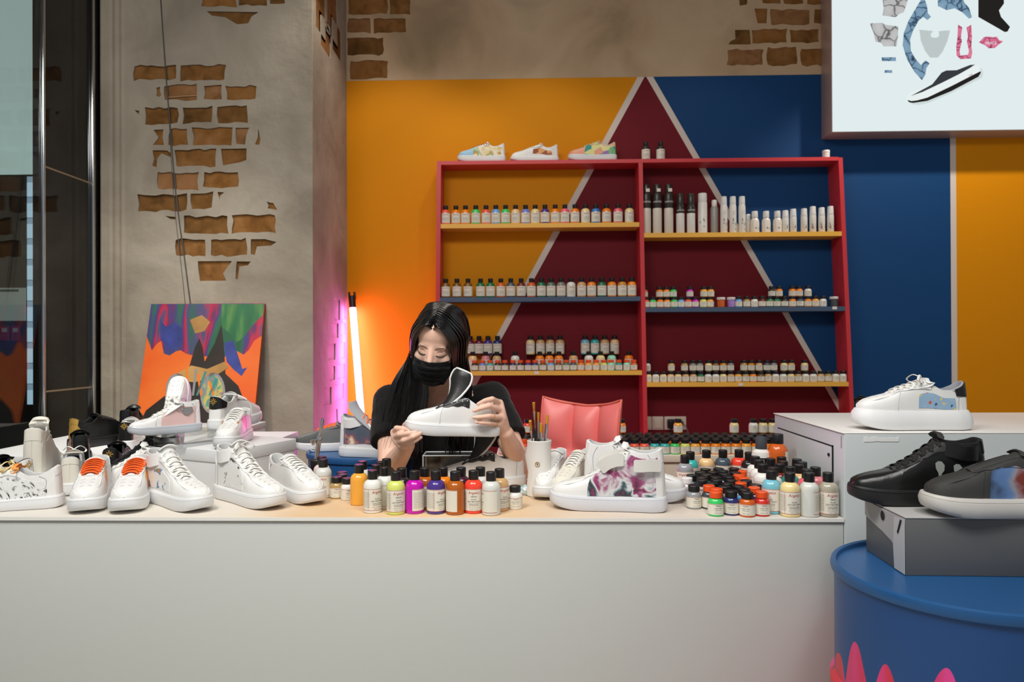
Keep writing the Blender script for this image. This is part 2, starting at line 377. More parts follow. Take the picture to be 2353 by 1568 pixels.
box('top_panel', XB-.003, 2.4, Y1, YB+.01, ZBK-.0, ZBK+.003, mat('plinth_top', (226, 223, 217), .35), blk, .001)
# side door with lock, hinge strips and a groove line
dA, dB = atX(1914, 1027, XB), atX(1800, 986, XB)
d = link('door', box_me('door', XB-.003, XB, dA.y, YB-.03, ZT+.005, dA.z, .001), white_lam2, blk)
link('shadow_gap', box_me('shadow_gap', XB-.0035, XB-.0005, dA.y-.004, dA.y-.0005, ZT+.005, dA.z+.004), dark, d)
link('shadow_gap', box_me('shadow_gap', XB-.0035, XB-.0005, dA.y-.004, YB-.03, dA.z+.0005, dA.z+.003), dark, d)
lk = atX(1908, 1045, XB); me = lathe_me('lock', [(0.0045, 0), (.0045, .003), (.003, .004)], 12)
lo = link('lock', me, black_plastic, d); lo.rotation_euler = (0, -PI/2, 0); lo.location = (XB-.003, lk.y, lk.z)
hA = atX(1934, 1003, XB); link('edge_chip', box_me('edge_chip', XB-.001, XB+.0006, hA.y-.001, hA.y+.003, hA.z-.03, hA.z), mat('chip', (150, 146, 142), .7), blk)
# chipped strip of the plinth front
cA = atY(1985, 1008, Y1); vv = [(0, 0)]; 
pts = []
for i in range(13): pts.append((i/12*.088, .006+random.uniform(-.002, .003)))
for i in range(13): pts.append(((12-i)/12*.088, -.004+random.uniform(-.001, .001)))
link('edge_chip', poly_slab('edge_chip', pts[::-1], .0012, (cA.x, Y1, cA.z-.004), PX, PZ), mat('chip_white', (232, 232, 230), .8), blk)

# --- shelf unit: sides and divider stand slightly splayed
YS0, YS1 = 4.05, YW-.001
shelf = thing('shelf_unit', 'red framed wall shelf with yellow and dark blue boards full of paint bottles', 'shelf', (0, 0, 0))
def slant(name, xt, xb, zt, zb, th, m, parent):
    V = [(xb, YS0, zb), (xb+th, YS0, zb), (xb+th, YS1, zb), (xb, YS1, zb), (xt, YS0, zt), (xt+th, YS0, zt), (xt+th, YS1, zt), (xt, YS1, zt)]
    return link(name, mesh(name, V, [(0, 3, 2, 1), (4, 5, 6, 7), (0, 1, 5, 4), (1, 2, 6, 5), (2, 3, 7, 6), (3, 0, 4, 7)]), m, parent)
slant('side_panel', -.535, -.565, 2.375, 0.05, .024, red_paint, shelf)
slant('divider', .637, .668, 2.352, 0.05, .024, red_paint, shelf)
slant('side_panel', 1.783, 1.873, 2.37, 0.05, .024, red_paint, shelf)
box('top_board', -.512, 1.784, YS0+.001, YS1, 2.353, 2.374, red_paint, shelf)
boards = {}
for nm, x0, x1, zt_, m in [('l1', -.515, .64, 2.007, shelf_yel), ('l2', -.522, .645, 1.577, shelf_blue), ('l3', -.527, .651, 1.147, shelf_yel),
                           ('r1', .663, 1.80, 1.944, shelf_yel), ('r2', .669, 1.817, 1.512, shelf_blue), ('r3', .675, 1.834, 1.078, shelf_yel)]:
    o = box('shelf_board', x0, x1, YS0+.001, YS1, zt_-.026, zt_, m, shelf); boards[nm] = zt_
for px, py in [(1918, 708), (1702, 884), (1233, 857)]:
    q = atY(px, py, YS0); link('price_tag', box_me('price_tag', q.x-.013, q.x+.013, YS0-.0005, YS0+.001, q.z-.008, q.z+.008), mat('tag_white', (225, 215, 205), .6), shelf)

# --- light box on the wall, top right
LBY = 4.05
lb_ = thing('light_box', 'large glowing light box sign with shoe pattern pieces on the wall', 'light box')
q0 = atY(1912, 304, LBY); LX0, LZ0 = q0.x, q0.z; LX1, LZ1 = LX0+1.9, LZ0+1.3
alu = mat('light_box_frame', (196, 176, 164), .35, .3)
box('housing', LX0, LX1, LBY+.003, YW-.001, LZ0, LZ1, alu, lb_, .001)
def emis(name, rgb, s): 
    m = bpy.data.materials.new(name); m.use_nodes = True; nt = m.node_tree; nt.nodes.clear()
    e = nt.nodes.new('ShaderNodeEmission'); o = nt.nodes.new('ShaderNodeOutputMaterial'); e.inputs[0].default_value = (*s2l(rgb), 1); e.inputs[1].default_value = s
    nt.links.new(e.outputs[0], o.inputs[0]); return m
face_m = emis('light_box_face', (233, 245, 246), 1.0)
box('lit_face', LX0+.004, LX1-.004, LBY, LBY+.003, LZ0+.004, LZ1-.004, face_m, lb_)
def em_pattern(name, line, c1, c2, scale):
    m = bpy.data.materials.new('print_'+name); m.use_nodes = True; nt = m.node_tree; nt.nodes.clear(); L = nt.links.new; N = nt.nodes.new
    e = N('ShaderNodeEmission'); o = N('ShaderNodeOutputMaterial'); tc = N('ShaderNodeTexCoord'); nz = N('ShaderNodeTexNoise'); nz.inputs['Scale'].default_value = 14; mx = N('ShaderNodeMix'); mx.data_type = 'RGBA'; mx.inputs[0].default_value = .06
    v = N('ShaderNodeTexVoronoi'); v.feature = 'DISTANCE_TO_EDGE'; v.inputs['Scale'].default_value = scale; r = N('ShaderNodeValToRGB'); r.color_ramp.elements[0].color = (*s2l(line), 1); r.color_ramp.elements[1].position = .07; r.color_ramp.elements[1].color = (*s2l(c1), 1); q = r.color_ramp.elements.new(.5); q.color = (*s2l(c2), 1)
    L(tc.outputs['Object'], nz.inputs['Vector']); L(tc.outputs['Object'], mx.inputs[6]); L(nz.outputs['Color'], mx.inputs[7]); L(mx.outputs[2], v.inputs['Vector']); L(v.outputs['Distance'], r.inputs[0]); L(r.outputs[0], e.inputs[0]); L(e.outputs[0], o.inputs[0]); return m
grey_sn = em_pattern('grey_snake', (84, 84, 84), (190, 190, 190), (206, 206, 206), 16)
blue_sn = em_pattern('blue_snake', (40, 58, 82), (122, 156, 182), (140, 172, 194), 17)
pink_sn = em_pattern('pink_snake', (120, 26, 58), (220, 116, 150), (230, 134, 162), 22)
lgrey_e = emis('print_light_grey', (196, 206, 206), 1); black_e = emis('print_black', (38, 36, 34), 1); white_e = emis('print_white', (240, 248, 248), 1.0); dk_e = emis('print_charcoal', (58, 62, 66), 1)
shade_e = emis('print_soft_grey', (214, 226, 226), 1)
zs = 4.613
def lbp(pts): return [(1860+a/zs, b/zs) for a, b in pts]
def printed(name, pts, m, off=.0006, k=0):
    P = [atY(x, y, LBY) for x, y in pts]; 
    return link(name, poly_slab(name, [(p.x, p.z) for p in P][::-1], .0005, (0, LBY-off+.0005, 0), PX, PZ), m, lb_)
printed('print_piece', lbp([(770, -60), (1060, -60), (1030, 40), (1000, 130), (950, 150), (915, 182), (775, 165), (785, 90)]), grey_sn)
printed('print_piece', lbp([(640, 248), (770, 242), (800, 262), (940, 280), (938, 380), (922, 492), (785, 492), (760, 455), (700, 440), (680, 350)]), grey_sn)
printed('print_piece', lbp([(1180, 0), (1220, -10), (1245, 60), (1255, 140), (1288, 180), (1250, 212), (1205, 180), (1160, 215), (1100, 320), (1066, 420), (1075, 540), (1120, 620), (1180, 690), (1230, 640), (1272, 672), (1240, 720), (1225, 800), (1192, 850), (1110, 760), (1030, 620), (988, 480), (1000, 350), (1050, 220), (1120, 100)]), blue_sn)
printed('print_piece', lbp([(1360, -60), (1600, -60), (1650, 40), (1690, 80), (1722, 185), (1690, 198), (1620, 130), (1540, 88), (1455, 108), (1360, 64)]), blue_sn)
printed('print_piece', lbp([(1790, -60), (2062, -60), (2060, 40), (2008, 110), (2030, 180), (2125, 285), (2100, 335), (2070, 340), (1790, 180)]), black_e)
printed('print_piece', lbp([(1165, 315), (1230, 322), (1310, 330), (1285, 360), (1290, 395), (1345, 402), (1375, 380), (1370, 332), (1430, 325), (1490, 324), (1460, 440), (1410, 550), (1360, 610), (1280, 612), (1225, 540), (1180, 430)]), lgrey_e)
printed('print_piece', lbp([(1575, 262), (1620, 290), (1605, 390), (1615, 440), (1590, 540), (1600, 590), (1680, 580), (1690, 540), (1668, 440), (1680, 390), (1665, 290), (1715, 262), (1722, 400), (1715, 480), (1725, 560), (1712, 620), (1600, 628), (1560, 590), (1555, 500), (1568, 400)]), pink_sn)
printed('print_piece', lbp([(1797, 450), (1850, 392), (1900, 388), (1950, 395), (1985, 388), (2010, 425), (2053, 440), (2010, 470), (1965, 510), (1900, 512), (1860, 480)]), pink_sn)
printed('print_piece', lbp([(766, 608), (916, 608), (916, 648), (766, 648)]), blue_sn)
printed('print_piece', lbp([(796, 745), (876, 745), (876, 773), (796, 773)]), blue_sn)
# the printed sole: soft shade, black edge, white body, charcoal footbed
sole_w = [(1025, 1030), (1065, 985), (1300, 885), (1400, 770), (1450, 745), (1560, 745), (1750, 680), (1800, 705), (1812, 760), (1800, 800), (1500, 950), (1250, 1060), (1130, 1088), (1060, 1080), (1030, 1060)]
printed('print_piece', lbp([(a+30, b+26) for a, b in sole_w]), shade_e, .0004)
printed('print_piece', lbp([(1030, 1050), (1080, 1068), (1140, 1062), (1500, 915), (1812, 755), (1815, 775), (1790, 815), (1500, 968), (1250, 1070), (1100, 1092), (1055, 1085)]), black_e, .0007)
printed('print_piece', lbp([(1025, 1030), (1065, 985), (1300, 885), (1400, 770), (1450, 745), (1560, 745), (1750, 680), (1800, 705), (1812, 755), (1500, 915), (1250, 1035), (1140, 1065), (1080, 1072), (1030, 1058)]), white_e, .0008)
printed('print_piece', lbp([(1070, 1020), (1300, 895), (1400, 770), (1450, 748), (1560, 745), (1700, 690), (1755, 684), (1700, 722), (1580, 790), (1400, 880), (1200, 975)]), dk_e, .0010)
def flat_text(s, size, px, py, Y, m, parent, shear=0., ang=0., name='lettering', off=.0012):
    me = text_me(s, size, shear); q = atY(px, py, Y)
    ca, sa = math.cos(ang), math.sin(ang)
    for v in me.vertices: x, z = v.co.x, v.co.y; v.co = Vector((q.x+x*ca-z*sa, Y-off, q.z+x*sa+z*ca))
    me.name = name; return link(name, me, m, parent)
flat_text('PEACE', .022, 1860+1925/zs, 472/zs, LBY, white_e, lb_, ang=.0)
flat_text('AIR', .016, 1860+1712/zs, 806/zs, LBY, emis('print_rose', (190, 120, 120), 1), lb_, ang=.42)

# --- left: glass partition with a dark polished panel and chrome mullions; a mall corridor beyond
XG = atY(222, 500, YP-.02).x
stone = mat('dark_polished_stone', (26, 25, 24), .06, spec=.6, var=.3, vscale=5)
gy1 = YP-.02; gy0 = atX(100, 500, XG).y
wl = structure(box('wall_left', XG-.05, XG-.004, gy0, gy1+.3, 0, 3.8, stone))
for z in (atX(160, 403, XG).z, atX(160, 895, XG).z):
    link('joint', box_me('joint', XG-.005, XG-.003, gy0, gy1, z-.004, z+.004), mat('joint_beige', (150, 128, 100), .6), wl)
def post(name, px0, px1, m, Y=None, X=XG, d=.012):
    a = atX(px0, 500, X).y; b_ = atX(px1, 500, X).y
    return structure(box(name, X-.01, X+d, min(a, b_), max(a, b_), 0, 3.8, m, None, .003))
post('trim_1', 209, 220, chrome); post('trim_2', 98, 103, chrome, d=.006)
glass_m = bpy.data.materials.new('window_glass'); glass_m.use_nodes = True; nt = glass_m.node_tree; nt.nodes.clear()
go = nt.nodes.new('ShaderNodeOutputMaterial'); gm = nt.nodes.new('ShaderNodeMixShader'); gt = nt.nodes.new('ShaderNodeBsdfTransparent'); gg = nt.nodes.new('ShaderNodeBsdfGlossy'); gf = None
gt.inputs[0].default_value = (.86, .90, .90, 1); gg.inputs['Roughness'].default_value = .01;
lw_ = nt.nodes.new('ShaderNodeLayerWeight'); pw_ = nt.nodes.new('ShaderNodeMath'); pw_.operation = 'POWER'; pw_.inputs[1].default_value = 4.; ma_ = nt.nodes.new('ShaderNodeMath'); ma_.operation = 'MULTIPLY_ADD'; ma_.inputs[1].default_value = .8; ma_.inputs[2].default_value = .05
nt.links.new(lw_.outputs['Facing'], pw_.inputs[0]); nt.links.new(pw_.outputs[0], ma_.inputs[0]); nt.links.new(ma_.outputs[0], gm.inputs[0]); nt.links.new(gt.outputs[0], gm.inputs[1]); nt.links.new(gg.outputs[0], gm.inputs[2]); nt.links.new(gm.outputs[0], go.inputs[0])
win = structure(box('window_1', XG-.008, XG-.002, 1.2, gy0-.002, 0, 3.8, glass_m))
# corridor beyond the glass
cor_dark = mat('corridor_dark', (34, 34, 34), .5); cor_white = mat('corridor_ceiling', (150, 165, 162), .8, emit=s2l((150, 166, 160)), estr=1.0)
YE = 5.2
structure(box('wall_corridor', -4.3, -4.2, 0, 5.3, 0, 2.6, cor_dark)); we = structure(box('wall_corridor_end', -4.3, XG-.06, YE, YE+.1, 0, 2.61, cor_dark))
structure(box('floor_corridor', -6, XG-.06, 0, 9, -.1, -.002, mat('corridor_floor', (60, 60, 62), .25)))
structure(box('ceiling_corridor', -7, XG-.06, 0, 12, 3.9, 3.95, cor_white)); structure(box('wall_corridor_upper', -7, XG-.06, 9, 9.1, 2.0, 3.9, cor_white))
# tall narrow daylight window and a notice board on the corridor's end wall
wa, wb_ = atY(66, 930, YE), atY(99, 406, YE); nw = 11; w2 = structure(box('window_2', wa.x-.01, wb_.x+.01, YE-.012, YE-.001, wa.z-.01, wb_.z+.01, cor_dark))
pane_m = [emis('daylight_pane', (176, 206, 224), 1.), emis('daylight_pane_dim', (134, 160, 178), 1.)]
hz_ = (wb_.z-wa.z)/nw
for k in range(nw):
    z_ = wa.z+k*hz_; box('pane', wa.x, wb_.x, YE-.016, YE-.012, z_+.002, z_+hz_*.70, pane_m[0], w2); box('pane', wa.x, wb_.x, YE-.015, YE-.012, z_+hz_*.70, z_+hz_-.002, pane_m[1], w2)
na, nb = atY(-30, 738, YE), atY(62, 662, YE); r = thing('notice_board', 'pale notice board on the corridor wall beyond the glass', 'notice board'); box('board', na.x, nb.x, YE-.02, YE-.001, na.z, nb.z, mat('notice_pale', (206, 214, 206), .6, emit=s2l((120, 130, 124)), estr=.35), r, .002); box('header', na.x, nb.x-.05, YE-.022, YE-.019, nb.z-.03, nb.z-.012, mat('notice_green', (70, 120, 90), .6), r)
for px in (13, 38):
    c0 = atY(px, 765, YE); r = thing('fire_sign', 'small red fire sign below the notice board, %s one' % ('left' if px < 20 else 'right'), 'sign'); box('panel', c0.x-.035, c0.x+.035, YE-.012, YE-.001, c0.z-.06, c0.z+.05, mat('sign_red', (170, 40, 36), .5), r, .002); box('symbol', c0.x-.02, c0.x+.02, YE-.013, YE-.0115, c0.z+.005, c0.z+.035, mat('sign_white', (214, 206, 200), .6), r)
# ------------------------------------------------------------------ sneakers
def lerp_keys(keys, t):
    if t <= keys[0][0]: return np.array(keys[0][1:], float)
    for a, b in zip(keys, keys[1:]):
        if t <= b[0]:
            u = (t-a[0])/(b[0]-a[0]); u = u*u*(3-2*u)*.35+u*.65
            return np.array(a[1:], float)*(1-u)+np.array(b[1:], float)*u
    return np.array(keys[-1][1:], float)
def smooth_keys(keys, n=200, it=6):
    ts = np.linspace(0, 1, n); V = np.array([lerp_keys(keys, t) for t in ts])
    for _ in range(it): V[1:-1] = V[1:-1]*.5+(V[:-2]+V[2:])*.25
    return ts, V
OUT = [(0, 0, 0), (.05, .004, .045), (.11, .028, .084), (.2, .12, .106), (.34, .28, .104), (.46, .43, .107), (.58, .57, .121), (.69, .70, .132), (.79, .81, .131), (.87, .90, .118), (.93, .962, .090), (.97, .992, .050), (1, 1, 0)]
LOW = [(0, .035, 0, .400), (.06, .045, .05, .390), (.13, .085, .076, .355), (.22, .17, .088, .318), (.30, .26, .086, .318), (.38, .34, .072, .368), (.43, .375, .064, .392), (.55, .48, .062, .362), (.66, .59, .054, .325), (.72, .645, .034, .302), (.76, .668, 0, .292), (.83, .77, 0, .270), (.9, .87, 0, .245), (.96, .95, 0, .212), (1, .984, 0, .165)]
MID = [(0, .045, 0, .600), (.06, .055, .052, .595), (.13, .09, .076, .570), (.22, .16, .084, .550), (.30, .23, .082, .555), (.37, .29, .070, .580), (.42, .325, .064, .585), (.52, .42, .060, .485), (.62, .53, .056, .378), (.71, .635, .036, .308), (.76, .665, 0, .295), (.83, .77, 0, .272), (.9, .87, 0, .245), (.96, .95, 0, .212), (1, .984, 0, .165)]
BULGE = [(0, .25), (.15, .2), (.3, .3), (.45, .55), (.6, .8), (.75, 1.0), (1, 1.0)]
class Shape:
    def __init__(s, kind='low', L=.295, W=1.0, hk=1.0, sole=.135, inset=.005):
        s.L, s.W = L, W; s.sole = sole
        s.to, s.O = smooth_keys(OUT, 200, 8); s.tt, s.T = smooth_keys(LOW if kind == 'low' else MID, 200, 10)
        s.T = s.T.copy(); s.T[:, 2] = sole+(s.T[:, 2]-.135)*hk
        s.O[0] = (0, 0); s.O[-1] = (1, 0); s.inset = inset
    def out(s, t, off=0.):
        x = np.interp(t, s.to, s.O[:, 0]); y = np.interp(t, s.to, s.O[:, 1])*s.W
        e = .004; x2 = np.interp(min(1, t+e), s.to, s.O[:, 0])-np.interp(max(0, t-e), s.to, s.O[:, 0]); y2 = (np.interp(min(1, t+e), s.to, s.O[:, 1])-np.interp(max(0, t-e), s.to, s.O[:, 1]))*s.W
        n = math.hypot(x2, y2) or 1; nx, ny = -y2/n, x2/n
        if t < 1e-6: nx, ny = -1, 0
        if t > 1-1e-6: nx, ny = 1, 0
        return x*s.L+nx*off, max(0, y*s.L+ny*off)
    def zbot(s, x):
        u = x/s.L; return s.L*(.055*max(0, (u-.70)/.30)**2.0+.012*max(0, (.10-u)/.10)**2)
    def ztop(s, x): u = x/s.L; return s.L*(s.sole-.014+.014*abs(u-.45)*2+.012*max(0, (u-.8)/.2)**2)
    def S(s, sg, v, off=0.):
        """surface point; sg in -1..1 (sign = side, |sg| heel 0 -> toe 1), v 0 base .. 1 top edge"""
        t = abs(sg); sd = 1 if sg >= 0 else -1
        bx, by = s.out(t, -s.inset); bz = s.ztop(bx)-.004
        tx, ty, tz = [np.interp(t, s.tt, s.T[:, k])*s.L for k in range(3)]; ty *= s.W
        tz = max(tz, bz+.004); be = np.interp(t, [b[0] for b in BULGE], [b[1] for b in BULGE])
        wx = (1-be)*v**1.8+be*(1-max(0., math.cos(v*PI/2))**.80); wz = (1-be)*v+be*max(0., math.sin(v*PI/2))**.80
        return np.array([bx+(tx-bx)*wx, sd*(by+(ty-by)*wx), bz+(tz-bz)*wz])
    def N(s, sg, v):
        e = .012; a = s.S(min(1, sg+e), v)-s.S(max(-1, sg-e), v); b = s.S(sg, min(1, v+e))-s.S(sg, max(0, v-e))
        n = np.cross(a, b); l = np.linalg.norm(n); n = n/l if l > 1e-12 else np.array([0, 0, 1.]); return -n if np.dot(n, [s.S(sg, v)[0]-.45*s.L, s.S(sg, v)[1], .03]) < 0 else n
    def P(s, sg, v, off): return s.S(sg, v)+s.N(sg, v)*off
def grid_faces(nu, nv, off=0, flip=False):
    F = []
    for i in range(nu-1):
        for j in range(nv-1):
            q = (off+i*nv+j, off+(i+1)*nv+j, off+(i+1)*nv+j+1, off+i*nv+j+1); F.append(q[::-1] if flip else q)
    return F
def weld(me, d=2e-4):
    bm = bmesh.new(); bm.from_mesh(me); bmesh.ops.remove_doubles(bm, verts=bm.verts[:], dist=d); bmesh.ops.recalc_face_normals(bm, faces=bm.faces[:]); bm.to_mesh(me); bm.free(); me.shade_smooth(); me.set_sharp_from_angle(angle=math.radians(42)); return me
def upper_me(s, N=72, NV=11):
    V = []; sg = np.linspace(-1, 1, N)
    for a in sg:
        for j in range(NV): V.append(s.S(a, j/(NV-1)))
    return weld(mesh('upper', V, grid_faces(N, NV)))
def lining_me(s, th=.006, N=48):
    """padded rim and inside of the collar, and the insole"""
    V = []; NV = 7; lim = .74; c = np.array([.3*s.L, 0, 0])
    for a in np.linspace(-lim, lim, N):
        p = s.S(a, 1.0); q = np.array([c[0] if p[0] < c[0] else p[0], 0, p[2]]); d = q-p; l = np.linalg.norm(d); d = d/l if l > 1e-6 else d*0
        th_ = min(th, l*.8)
        V.append(p); V.append(p+np.array([0, 0, .0018])+d*th_*.35); V.append(p+np.array([0, 0, .001])+d*th_*.8); V.append(p+d*th_-np.array([0, 0, .004]))
        b = s.S(a, .45)+d*th_*.8; b2 = s.S(a, .12); b2 = b2+(np.array([b2[0], 0, b2[2]])-b2)*.12
        V.append(p*.35+b*.65+d*.002); V.append(b); V.append(b2)
    F = grid_faces(N, NV); k = N//2
    for i in range(k-1): F.append((i*NV+6, (i+1)*NV+6, (N-2-i)*NV+6, (N-1-i)*NV+6))
    return weld(mesh('lining', V, F), 1e-4)
def patch_me(s, name, u0, u1, v0, v1, off=.0015, nu=16, nv=6, shape=None):
    """overlay panel on the upper: parameter rectangle (or shape(uu,vv)->(sg,v)), proud by off, with its edge"""
    V = []
    for i in range(nu):
        for j in range(nv):
            a, b = i/(nu-1), j/(nv-1); sg, v = (u0+(u1-u0)*a, v0+(v1-v0)*b) if shape is None else shape(a, b)
            edge = i in (0, nu-1) or j in (0, nv-1); V.append(s.P(sg, v, off))
    F = grid_faces(nu, nv); ring = [i*nv for i in range(nu)]+[(nu-1)*nv+j for j in range(1, nv)]+[i*nv+nv-1 for i in range(nu-2, -1, -1)]+[j for j in range(nv-2, 0, -1)]
    base = len(V)
    for r in ring:
        i, j = divmod(r, nv); a, b = i/(nu-1), j/(nv-1); sg, v = (u0+(u1-u0)*a, v0+(v1-v0)*b) if shape is None else shape(a, b); V.append(s.P(sg, v, -.001))
    for k in range(len(ring)): k2 = (k+1) % len(ring); F.append((ring[k], ring[k2], base+k2, base+k))
    me = mesh(name, V, F); uv = me.uv_layers.new(name='UVMap')
    for l in me.loops:
        vi = l.vertex_index
        if vi >= base: vi = ring[vi-base]
        i, j = divmod(vi, nv); uv.data[l.index].uv = (i/(nu-1), j/(nv-1))
    return weld(me, 1e-5)
def sole_me(s, rings=None, N=44, over=0.):
    rings = rings or [(-.007, 0), (-.001, .05), (.0018, .22), (.0022, .55), (.0016, .78), (.0002, .80), (.0014, .83), (.0006, .93), (-.0006, 1.0), (-.009, 1.0)]
    V = []; ts = np.linspace(0, 1, N); cols = [(t, -1) for t in ts[::-1]]+[(t, 1) for t in ts[1:]]; cols = cols[:-1]; n = len(cols)
    for off, fz in rings:
        for t, sd in cols:
            x, y = s.out(t, off+over*(1-abs(fz-.5))); zb, zt_ = s.zbot(x), s.ztop(x); V.append((x, sd*y, zb+(zt_-zb)*fz))
    F = []
    for k in range(len(rings)-1):
        for i in range(n): i2 = (i+1) % n; F.append((k*n+i, k*n+i2, (k+1)*n+i2, (k+1)*n+i))
    h = N-1; last = (len(rings)-1)*n
    # cols: index 0 = toe, 0..N-1 run toe->heel on one side, N.. heel->toe on the other
    for k0 in (0, last):
        for i in range(h):
            a, b = i, i+1; c, d = (n-b) % n, (n-a) % n
            F.append((k0+a, k0+b, k0+c, k0+d) if k0 else (k0+d, k0+c, k0+b, k0+a))
    F = [tuple(dict.fromkeys(f)) for f in F]; F = [f for f in F if len(f) > 2]
    return weld(mesh('sole', V, F), 1e-5)
def tongue_path(s, ext=.05, lean=0., n=14):
    """centre line from the throat up and out past the top eyelets"""
    P = []
    for t in np.linspace(.76, .43, n-4):
        x, y, z = [np.interp(t, s.tt, s.T[:, k])*s.L for k in range(3)]; P.append(np.array([x+.004, 0, z-.003]))
    d = P[-1]-P[-3]; d = d/np.linalg.norm(d); d = d+np.array([lean, 0, .25]); d /= np.linalg.norm(d)
    for k in range(1, 5): P.append(P[-1]+d*ext/4+np.array([.0009*k*k, 0, 0]))
    return P
def tongue_me(s, ext=.05, lean=0., wid=.030, th=.007, n=14, path=None, arch=.35, twist=0., edge=None):
    P = path or tongue_path(s, ext, lean, n); n = len(P); dy_ = -.013 if path is not None else 0.; m = 9; V = []
    for lay in (0, 1):
        for i, p in enumerate(P):
            d = P[min(i+1, n-1)]-P[max(i-1, 0)]; d /= np.linalg.norm(d); nn = np.array([-d[2], 0, d[0]]); 
            if nn[2] < 0: nn = -nn
            wd = wid*((.55+.45*i/(n-1)) if path is None else min(1, .34+.95*i/(n-1)))
            if i >= n-2: wd *= .92 if i == n-2 else .72
            for j in range(m):
                u = (j/(m-1)*2-1); thk = th*(1-.75*abs(u)**3)*(1 if i < n-1 else .5)
                fi = twist*min(1, max(0, (i/(n-1)-.25)/.45)); wv_ = np.array([0, math.cos(fi), 0])-nn*math.sin(fi); n2_ = nn*math.cos(fi)+np.array([0, math.sin(fi), 0]); V.append(p+np.array([0, dy_, 0])+wv_*u*wd-n2_*(abs(u)**2*wd*arch)+n2_*(thk if lay == 0 else 0))
                if edge is not None and lay == 0 and (j in (0, m-1) or i == n-1) and i >= n//3: edge.setdefault(j if i < n-1 else 100+j, []).append(V[-1])
    F = grid_faces(n, m)+grid_faces(n, m, n*m, True); o = n*m
    for i in range(n-1):
        for j in (0, m-1): F.append((i*m+j, (i+1)*m+j, o+(i+1)*m+j, o+i*m+j))
    for j in range(m-1):
        for i in (0, n-1): F.append((i*m+j, i*m+j+1, o+i*m+j+1, o+i*m+j))
    return weld(mesh('tongue', V, F), 1e-5)
def lace_parts(s, root, m, rows=6, wid=.0036, bow=True, raise_=.004, loose=0.):
    tt = np.linspace(.715, .445, rows); R = []
    for t in tt: R.append(s.P(t, .86, .0024))
    for i, p in enumerate(R):
        pts = []; zt_ = np.interp(tt[i], s.tt, s.T[:, 2])*s.L; xt_ = np.interp(tt[i], s.tt, s.T[:, 0])*s.L
        top = np.array([xt_+.003, 0, zt_+raise_+.003])
        for u in np.linspace(-1, 1, 9): q = top+(np.array([p[0], 0, p[2]])-top)*abs(u)**2.2; pts.append((q[0], p[1]*u, q[2]+(0 if abs(u) > .95 else .001)))
        link('lace', tube_me('lace', pts, wid, 8, ry=.0014, up=(0, 0, 1)), m, root)
        if i < rows-1:
            p2 = R[i+1]
            for sd in (1, -1):
                mid = top*.5+np.array([np.interp(tt[i+1], s.tt, s.T[:, 0])*s.L, 0, np.interp(tt[i+1], s.tt, s.T[:, 2])*s.L+raise_])*.5
                pts = spline([(p[0], sd*p[1], p[2]-.001), (mid[0]*.5+p[0]*.5, sd*p[1]*.5, mid[2]*.6+p[2]*.4+.001), (mid[0], 0, mid[2]+.0005), (mid[0]*.5+p2[0]*.5, -sd*p2[1]*.5, mid[2]*.6+p2[2]*.4+.001), (p2[0], -sd*p2[1], p2[2]-.001)], 3)
                link('lace', tube_me('lace', pts, wid*.9, 6, ry=.0013, up=(0, 0, 1)), m, root)
    if bow:
        e = R[-1]; c = np.array([np.interp(.44, s.tt, s.T[:, 0])*s.L+.006, 0, np.interp(.44, s.tt, s.T[:, 2])*s.L+raise_+.008])
        for sd in (1, -1):
            pts = spline([c, c+np.array([.012, sd*.016, .008]), c+np.array([.022, sd*.030, -.004]), c+np.array([.012, sd*.026, -.012]), c], 5)
            link('lace', tube_me('lace', pts, wid*.8, 6, ry=.0013, up=(0, 0, 1)), m, root)
def strap_me(s, z0=.36, wid=.028, sgn=1, lift=.004, drop=.0, full=True):
    """velcro ankle strap: a band round the ankle and over the front"""
    L = s.L; V = []; path = []
    for u in np.linspace(-1, 1, 41):
        a = u*PI*.98; x = .205*L-.150*L*math.cos(a)*(1 if math.cos(a) > 0 else 1.12); y = .088*L*math.sin(a)*s.W*1.12
        path.append(np.array([x, y, (z0+.05*max(0, -math.cos(a)))*L]))
    n = len(path); c = np.array([.2*L, 0, 0])
    for i, p in enumerate(path):
        d = np.array([p[0]-c[0], p[1], 0]); d /= np.linalg.norm(d)
        tilt = np.array([-.25*max(0, d[0]), 0, 1.]); tilt /= np.linalg.norm(tilt)
        for a, b in ((lift-.003, -.5), (lift, -.46), (lift, .46), (lift-.003, .5)): V.append(p+d*a+tilt*wid*b)
    F = grid_faces(n, 4)+[(i*4+3, (i+1)*4+3, (i+1)*4, i*4) for i in range(n-1)]
    return weld(mesh('strap', V, F), 1e-5)
def emblem_me(size=.011, n=8):
    """small radial flower emblem"""
    V, F = [], []
    for k in range(n):
        a = 2*PI*k/n
        for r, w_ in ((.25, .10), (1., .16 if k % 2 == 0 else .1)):
            rr = r*(1 if k % 2 == 0 else .86)
            V += [(rr*math.cos(a)*size-w_*size*math.sin(a), rr*math.sin(a)*size+w_*size*math.cos(a), 0), (rr*math.cos(a)*size+w_*size*math.sin(a), rr*math.sin(a)*size-w_*size*math.cos(a), 0)]
        o = 4*k; F.append((o, o+1, o+3, o+2))
    return mesh('emblem', V, F)
def place_on(me, p, n, up=(0, 0, 1)):
    n = Vector(n).normalized(); x = Vector(up).cross(n).normalized(); y = n.cross(x); p = Vector(p)
    for v in me.vertices: v.co = p+x*v.co.x+y*v.co.y+n*v.co.z
    return me
shoe_white = mat('leather_white', (232, 231, 228), .42, bump=.04, bscale=220)
shoe_cream = mat('leather_cream', (226, 221, 208), .45, bump=.04, bscale=220)
sole_white = mat('rubber_white', (226, 226, 226), .5, bump=.03, bscale=300)
sole_cool = mat('rubber_cool_white', (216, 217, 222), .5)
